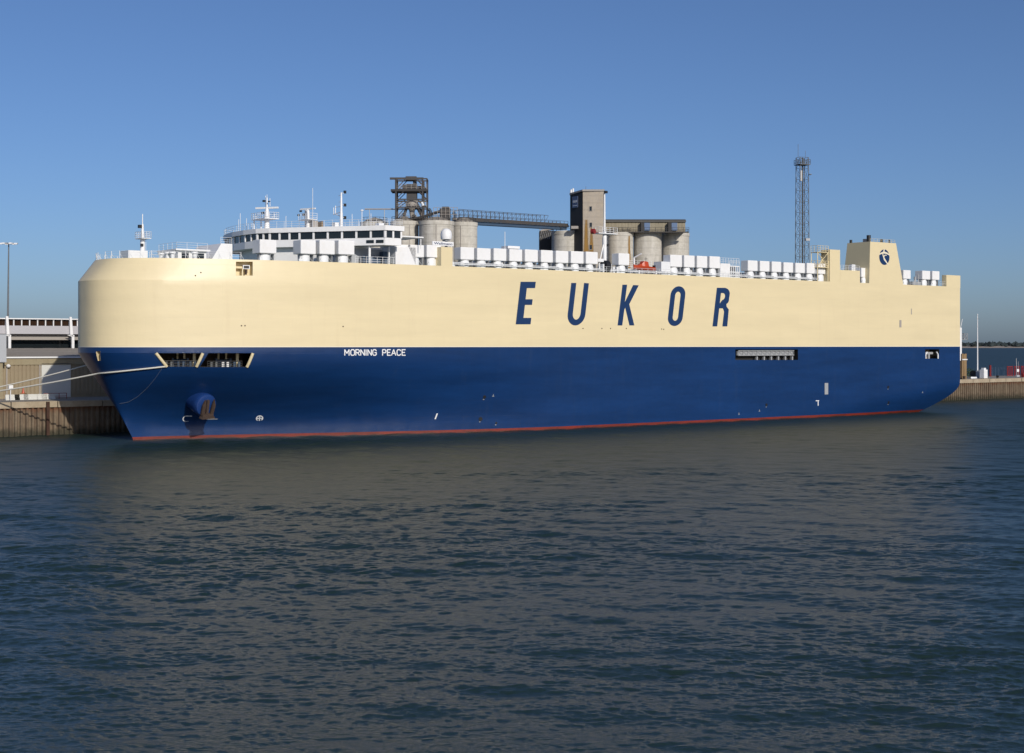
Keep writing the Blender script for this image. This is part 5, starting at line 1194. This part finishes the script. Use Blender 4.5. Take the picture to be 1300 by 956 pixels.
# long gallery on top of the silos
gal = empty('conveyor_gallery', place(768, DR + 5, QZ), 0, 'long tan corrugated gallery with round roof above the right silos', 'building')
gA, gB2 = 0, (870 - 768) * (DR + 5) / FPX; zg0, zg1 = zdep(294.5, DR + 5) - QZ, zdep(280.5, DR + 5) - QZ
MB().bb(gA, gB2, 0, 4.5, zg0, zg1).build('wall', M['gallery'], gal)
npan = 24
for k in range(npan):
    xx = gA + (gB2 - gA) * k / npan; MB().bb(xx + .04, xx + (gB2 - gA) / npan - .04, -.07, 0, zg0 + .2, zg1 - .1).build('cladding_panel', M['gallery'], gal)
prof = [(0, -.5, zg1 - .35)] + [(0, 2.25 - 2.75 * math.cos(t), zg1 - .3 + .9 * math.sin(t)) for t in np.linspace(0, math.pi, 9)]
MB().extr([(gA - .1, y, z) for _, y, z in prof], (gB2 - gA + .25, 0, 0)).build('roof', surf('gallery_roof', (.085, .08, .07), .8, .25), gal)
for px in (818, 853):
    x_ = (px - 768) * scR
    MB().bb(x_ - .9, x_ - .05, -1.6, 0, zg0, zg0 + 2.4).build('vent_box', M['clad_and_shade'], gal); MB().bb(x_, x_ + 1.5, -1.5, 0, zg0 + .3, zg0 + 2.3).build('filter_box', M['bluebox'], gal)
MB().bb(gA, gB2 + .8, -1.6, 0, zg0 - .25, zg0 - .02).rail([(gA, -1.5, zg0), (gB2 + .8, -1.5, zg0)], h=1.1, r=.05, post=1.5, levels=(1.0, .5)).build('walkway', M['steelwork'], gal)
# lattice mast
dM = 410.0; lm = empty('lattice_mast', place(1018.5, dM, QZ), R(20), 'slender grey lattice radio mast rising behind the ship', 'mast')
w_ = 7.6 * dM / FPX; zM = zdep(200, dM) - QZ
MB().lattice(-w_, w_, -w_ * .8, w_ * .8, 0, zM, 20, .11, .04, taper=.80).build('lattice', M['mast'], lm)
MB().tube((.1, 0, 0), (.1, 0, zM), .22, n=6).build('riser', M['black'], lm)
wt = w_ * .98
MB().bb(-wt, wt, -wt, wt, zM - 2.2, zM - 2.0).rail([(-wt, -wt, zM - 2), (wt, -wt, zM - 2), (wt, wt, zM - 2), (-wt, wt, zM - 2), (-wt, -wt, zM - 2)], h=1.3, r=.06, post=1.1).build('platform', M['mast'], lm)
MB().tube((-w_ * .8, 0, zM), (-w_ * .8, 0, zM + 3.8), .06).tube((w_ * .6, 0, zM), (w_ * .6, 0, zM + 2.0), .05).build('antenna', M['mast'], lm)
MB().lathe([(.0, 0), (.45, .15), (.5, .3), (0, .35)], (w_ * .9, -w_, zM - 5.2), 12).bb(-w_ * 1.0, -w_ * .7, -w_ * 1.1, -w_ * .8, zM - 7, zM - 4).bb(.2, 1.5, -w_, -w_ + .6, zdep(306, dM) - QZ, zdep(303, dM) - QZ).build('aerial_dish', M['galv'], lm)

# ------------------------------------------------------------------ right end of the quay
def onquay(px, b, name, label, cat, group=None): return dock_empty(name, s_at(px, b), b, QZ, label, cat, group)
dq = (dockw(s_at(1223, 42), 42, 0)).y; kq = dq / FPX
tp = onquay(1223, 41.5, 'timber_dolphin', 'tall brown timber fender post on the quay behind the stern', 'fender')
zt2 = z_at(1223, 449, 41.5) - QZ
for k in range(3): MB().bb(-1.1 + .72 * k, -1.1 + .72 * k + .66, -.5, .3 + .08 * (k % 2), 0, zt2 - .15 * (k % 2)).build('timber_baulk', M['timber'], tp)
MB().bb(-1.2, 1.15, .38, .5, zt2 * .75, zt2 * .75 + .3).build('wale', M['white2'], tp)
fp_ = onquay(1241, 47, 'flagpole', 'tall white flagpole standing on the quay behind the stern', 'flagpole')
zf = z_at(1241, 400, 47) - QZ
MB().tube((0, 0, 0), (0, 0, zf), .2, .1, n=10).build('pole', M['white'], fp_, smooth=40)
MB().lathe([(.0, 0), (.2, .1), (.2, .25), (0, .35)], (0, 0, zf), 10).build('finial', M['white2'], fp_)
MB().tube((-.35, 0, .8), (-.2, 0, zf - .2), .03).tube((-.8, .2, zf - 1.2), (-.1, 0, zf - 1.0), .03).build('halyard', M['mast'], fp_)
c1 = onquay(1248.7, 43.5, 'equipment_cabinet', 'white upright equipment cabinet beside the flagpole', 'cabinet', 'cabinets by the flagpole')
MB().bb(-.85, .85, -.7, .7, .1, 2.5).build('body', M['white'], c1); MB().bb(-.5, .5, -.45, .45, 2.5, 3.0).build('cap', M['white2'], c1); MB().bb(-.75, .75, .7, .74, .3, 2.3).build('door', M['white2'], c1); MB().bb(-.95, .95, -.8, .8, 0, .1).build('plinth', M['coping'], c1)
c2 = onquay(1243.2, 46, 'equipment_cabinet', 'greyer cabinet half hidden between the flagpole and white cabinet', 'cabinet', 'cabinets by the flagpole')
MB().bb(-.8, .6, -.7, .7, .1, 2.2).build('body', M['palegrey'], c2); MB().bb(-.5, .3, .7, .73, .8, 1.8).build('vent_grille', M['black'], c2)
# ivy-like shrub and dark spools by the fender
def shrub(px, b, label, r, seed, name='shrub'):
    rg = np.random.default_rng(seed); o = onquay(px, b, name, label, 'shrub'); mb = MB(); vs = []; fs = []
    for k in range(420):
        v = rg.normal(size=3); v /= np.linalg.norm(v); q = v * rg.random() ** .45 * np.array([r, r * .8, r * .75]) + np.array([0, 0, r * .7])
        if q[2] < .05: continue
        a = rg.normal(size=3); a /= np.linalg.norm(a); b_ = np.cross(a, rg.normal(size=3)); b_ /= np.linalg.norm(b_); s_ = .12 + .1 * rg.random()
        n0 = len(vs); vs += [tuple(q - a * s_), tuple(q + b_ * s_ * .5), tuple(q + a * s_), tuple(q - b_ * s_ * .5)]; fs.append((n0, n0+1, n0+2, n0+3))
    mb.add(vs, fs).build('crown', M['leaf'], o); MB().tube((0, 0, 0), (0, 0, r * .8), .08, .03).build('stem', M['timber'], o)
shrub(1231.5, 52, 'green shrub on the quay just right of the timber post', 2.0, 3)
sp_ = onquay(1237, 48, 'cable_drum', 'dark cable drum lying by the flagpole foot', 'drum')
MB().tube((-.5, 0, 1.1), (.5, 0, 1.1), .7, n=18).tube((-.6, 0, 1.1), (-.5, 0, 1.1), 1.1, n=20).tube((.5, 0, 1.1), (.6, 0, 1.1), 1.1, n=20).build('spool', M['black'], sp_)
lt = onquay(1236.5, 45.5, 'small_skiff', 'small pale upturned skiff in front of the dark drum', 'boat')
vs = []; 
for x, w_ in ((-1.3, .2), (-.6, .5), (.3, .55), (1.0, .4), (1.5, .05)): vs += [(x, -w_, 0), (x, -w_ * .7, .35), (x, 0, .48), (x, w_ * .7, .35), (x, w_, 0)]
MB().add(vs, [(5*i+k, 5*i+k+1, 5*i+6+k, 5*i+5+k) for i in range(4) for k in range(4)]).build('hull', M['white2'], lt, smooth=40)
pz = onquay(1257, 58, 'red_marker_post', 'single tall red post between cabinet and red barrier', 'post')
MB().bb(-.22, .22, -.22, .22, 0, 3.4).bb(-.3, .3, -.3, .3, 0, .25).build('post', M['redp'], pz)
wf = onquay(1267, 60, 'mesh_fence', 'thin grey wire fence between the red post and barrier', 'fence')
for k in range(7): MB().tube((-4.6 + k * 1.5, 0, 0), (-4.6 + k * 1.5, 0, 2.7), .06).build('fence_post', M['steelblue'], wf)
mb = MB()
for z in np.arange(.3, 2.7, .35): mb.tube((-4.6, 0, z), (4.4, 0, z), .02, n=4)
mb.build('wire', M['steelblue'], wf)
GBAR = 'red barrier panels at the quay end'
bls = ['red mesh barrier panel nearest the cabinets', 'red mesh barrier panel behind the white notice', 'red mesh barrier panel at the right picture edge', 'red mesh barrier panel cut by the right picture edge']
for k, px in enumerate((1282, 1291, 1300, 1309)):
    o = onquay(px, 57.5, 'red_barrier', bls[k], 'barrier', GBAR)
    mb = MB(); hw = 1.35
    for z in (.2, 2.9): mb.bb(-hw, hw, -.06, .06, z - .08, z + .08)
    for x in (-hw, hw): mb.bb(x - .09, x + .09, -.09, .09, 0, 3.1)
    mb.build('frame', M['redp'], o)
    mb = MB()
    for x in np.arange(-hw + .2, hw, .27): mb.bb(x - .035, x + .035, -.03, .03, .2, 2.9)
    mb.build('bars', M['redp'], o)
np_ = onquay(1291.5, 50, 'notice_sign', 'white notice on a leaning grey post before the red barrier', 'sign')
MB().tube((.3, 0, 0), (.55, 0, 5.5), .1).tube((-.5, 0, 0), (-.55, 0, 4.6), .05).build('post', M['galv'], np_); MB().bb(-.65, .35, .1, .16, 1.5, 2.3).build('board', M['white'], np_); MB().bb(-.7, .7, -.3, .3, 0, .5).build('base', M['palegrey'], np_)
rc = onquay(1299, 46, 'red_winch', 'small red winch on the coping at the right edge', 'winch')
MB().bb(-.7, .7, -.5, .5, 0, .25).tube((-.5, 0, .7), (.5, 0, .7), .45, n=14).extr([(-.6, -.4, .2), (-.4, -.4, .2), (.1, -.4, 1.8), (-.1, -.4, 1.8)], (0, .15, 0)).build('body', M['redp'], rc)
for k, (px, lab) in enumerate(((1224, 'orange rusty bollard at the foot of the timber post'), (1266.5, 'dark iron bollard alone on the right quay'))):
    o = onquay(px, 40.2, 'mooring_bollard', lab, 'bollard', 'bollards on the quay edge')
    MB().lathe([(.4, 0), (.3, .45), (.48, .7), (.35, .9), (0, .95)], n=14).build('bollard_head', M['rust'] if k == 0 else M['black'], o)

# ------------------------------------------------------------------ far shore
def far_shore():
    dS = 9000.0; az = np.linspace(R(8), R(48), 160); mb = MB(); vs = []
    for a in az:
        for dd, z in ((0, -1), (60, 3), (200, 8), (600, 14 + 10 * math.sin(a * 22)), (2500, 10)): r_ = (dS + dd) / math.cos(a) * .93; vs.append((r_ * math.sin(a), r_ * math.cos(a), z))
    m_ = 5; mb.add(vs, [(i*m_+k, i*m_+k+1, (i+1)*m_+k+1, (i+1)*m_+k) for i in range(len(az)-1) for k in range(m_-1)])
    o = mb.build('far_shore', M['beach'], smooth=60); prop(o, kind='structure')
    rg = np.random.default_rng(5); vs = []; fs = []
    ico = bmesh.new(); bmesh.ops.create_icosphere(ico, subdivisions=1, radius=1); iv = np.array([v.co[:] for v in ico.verts]); ifc = [tuple(v.index for v in f.verts) for f in ico.faces]; ico.free()
    for k in range(2600):
        a = R(8) + rg.random() * R(40); dd = 150 + rg.random() * 900; r_ = (dS + dd) / math.cos(a) * .93
        hgt = 1.35 * (16 + 15 * (.5 + .5 * math.sin(a * 31 + 1)) * (.5 + .5 * math.sin(a * 73)) + 7 * rg.random()) * (.75 + .35 * rg.random()); w_ = 9 + 14 * rg.random()
        n0 = len(vs); q = iv * (1 + .28 * rg.normal(size=(len(iv), 1))) * np.array([w_, w_, hgt * .55]) + np.array([r_ * math.sin(a), r_ * math.cos(a), hgt * .5 + 5])
        vs += [tuple(x) for x in q]; fs += [tuple(i + n0 for i in f) for f in ifc]
    o = MB(); me = bpy.data.meshes.new('woodland'); me.from_pydata(vs, [], fs); o = link('woodland', me, M['woods']); prop(o, 'dark line of woods on the far shore across the water', 'woods', kind='stuff')
far_shore()
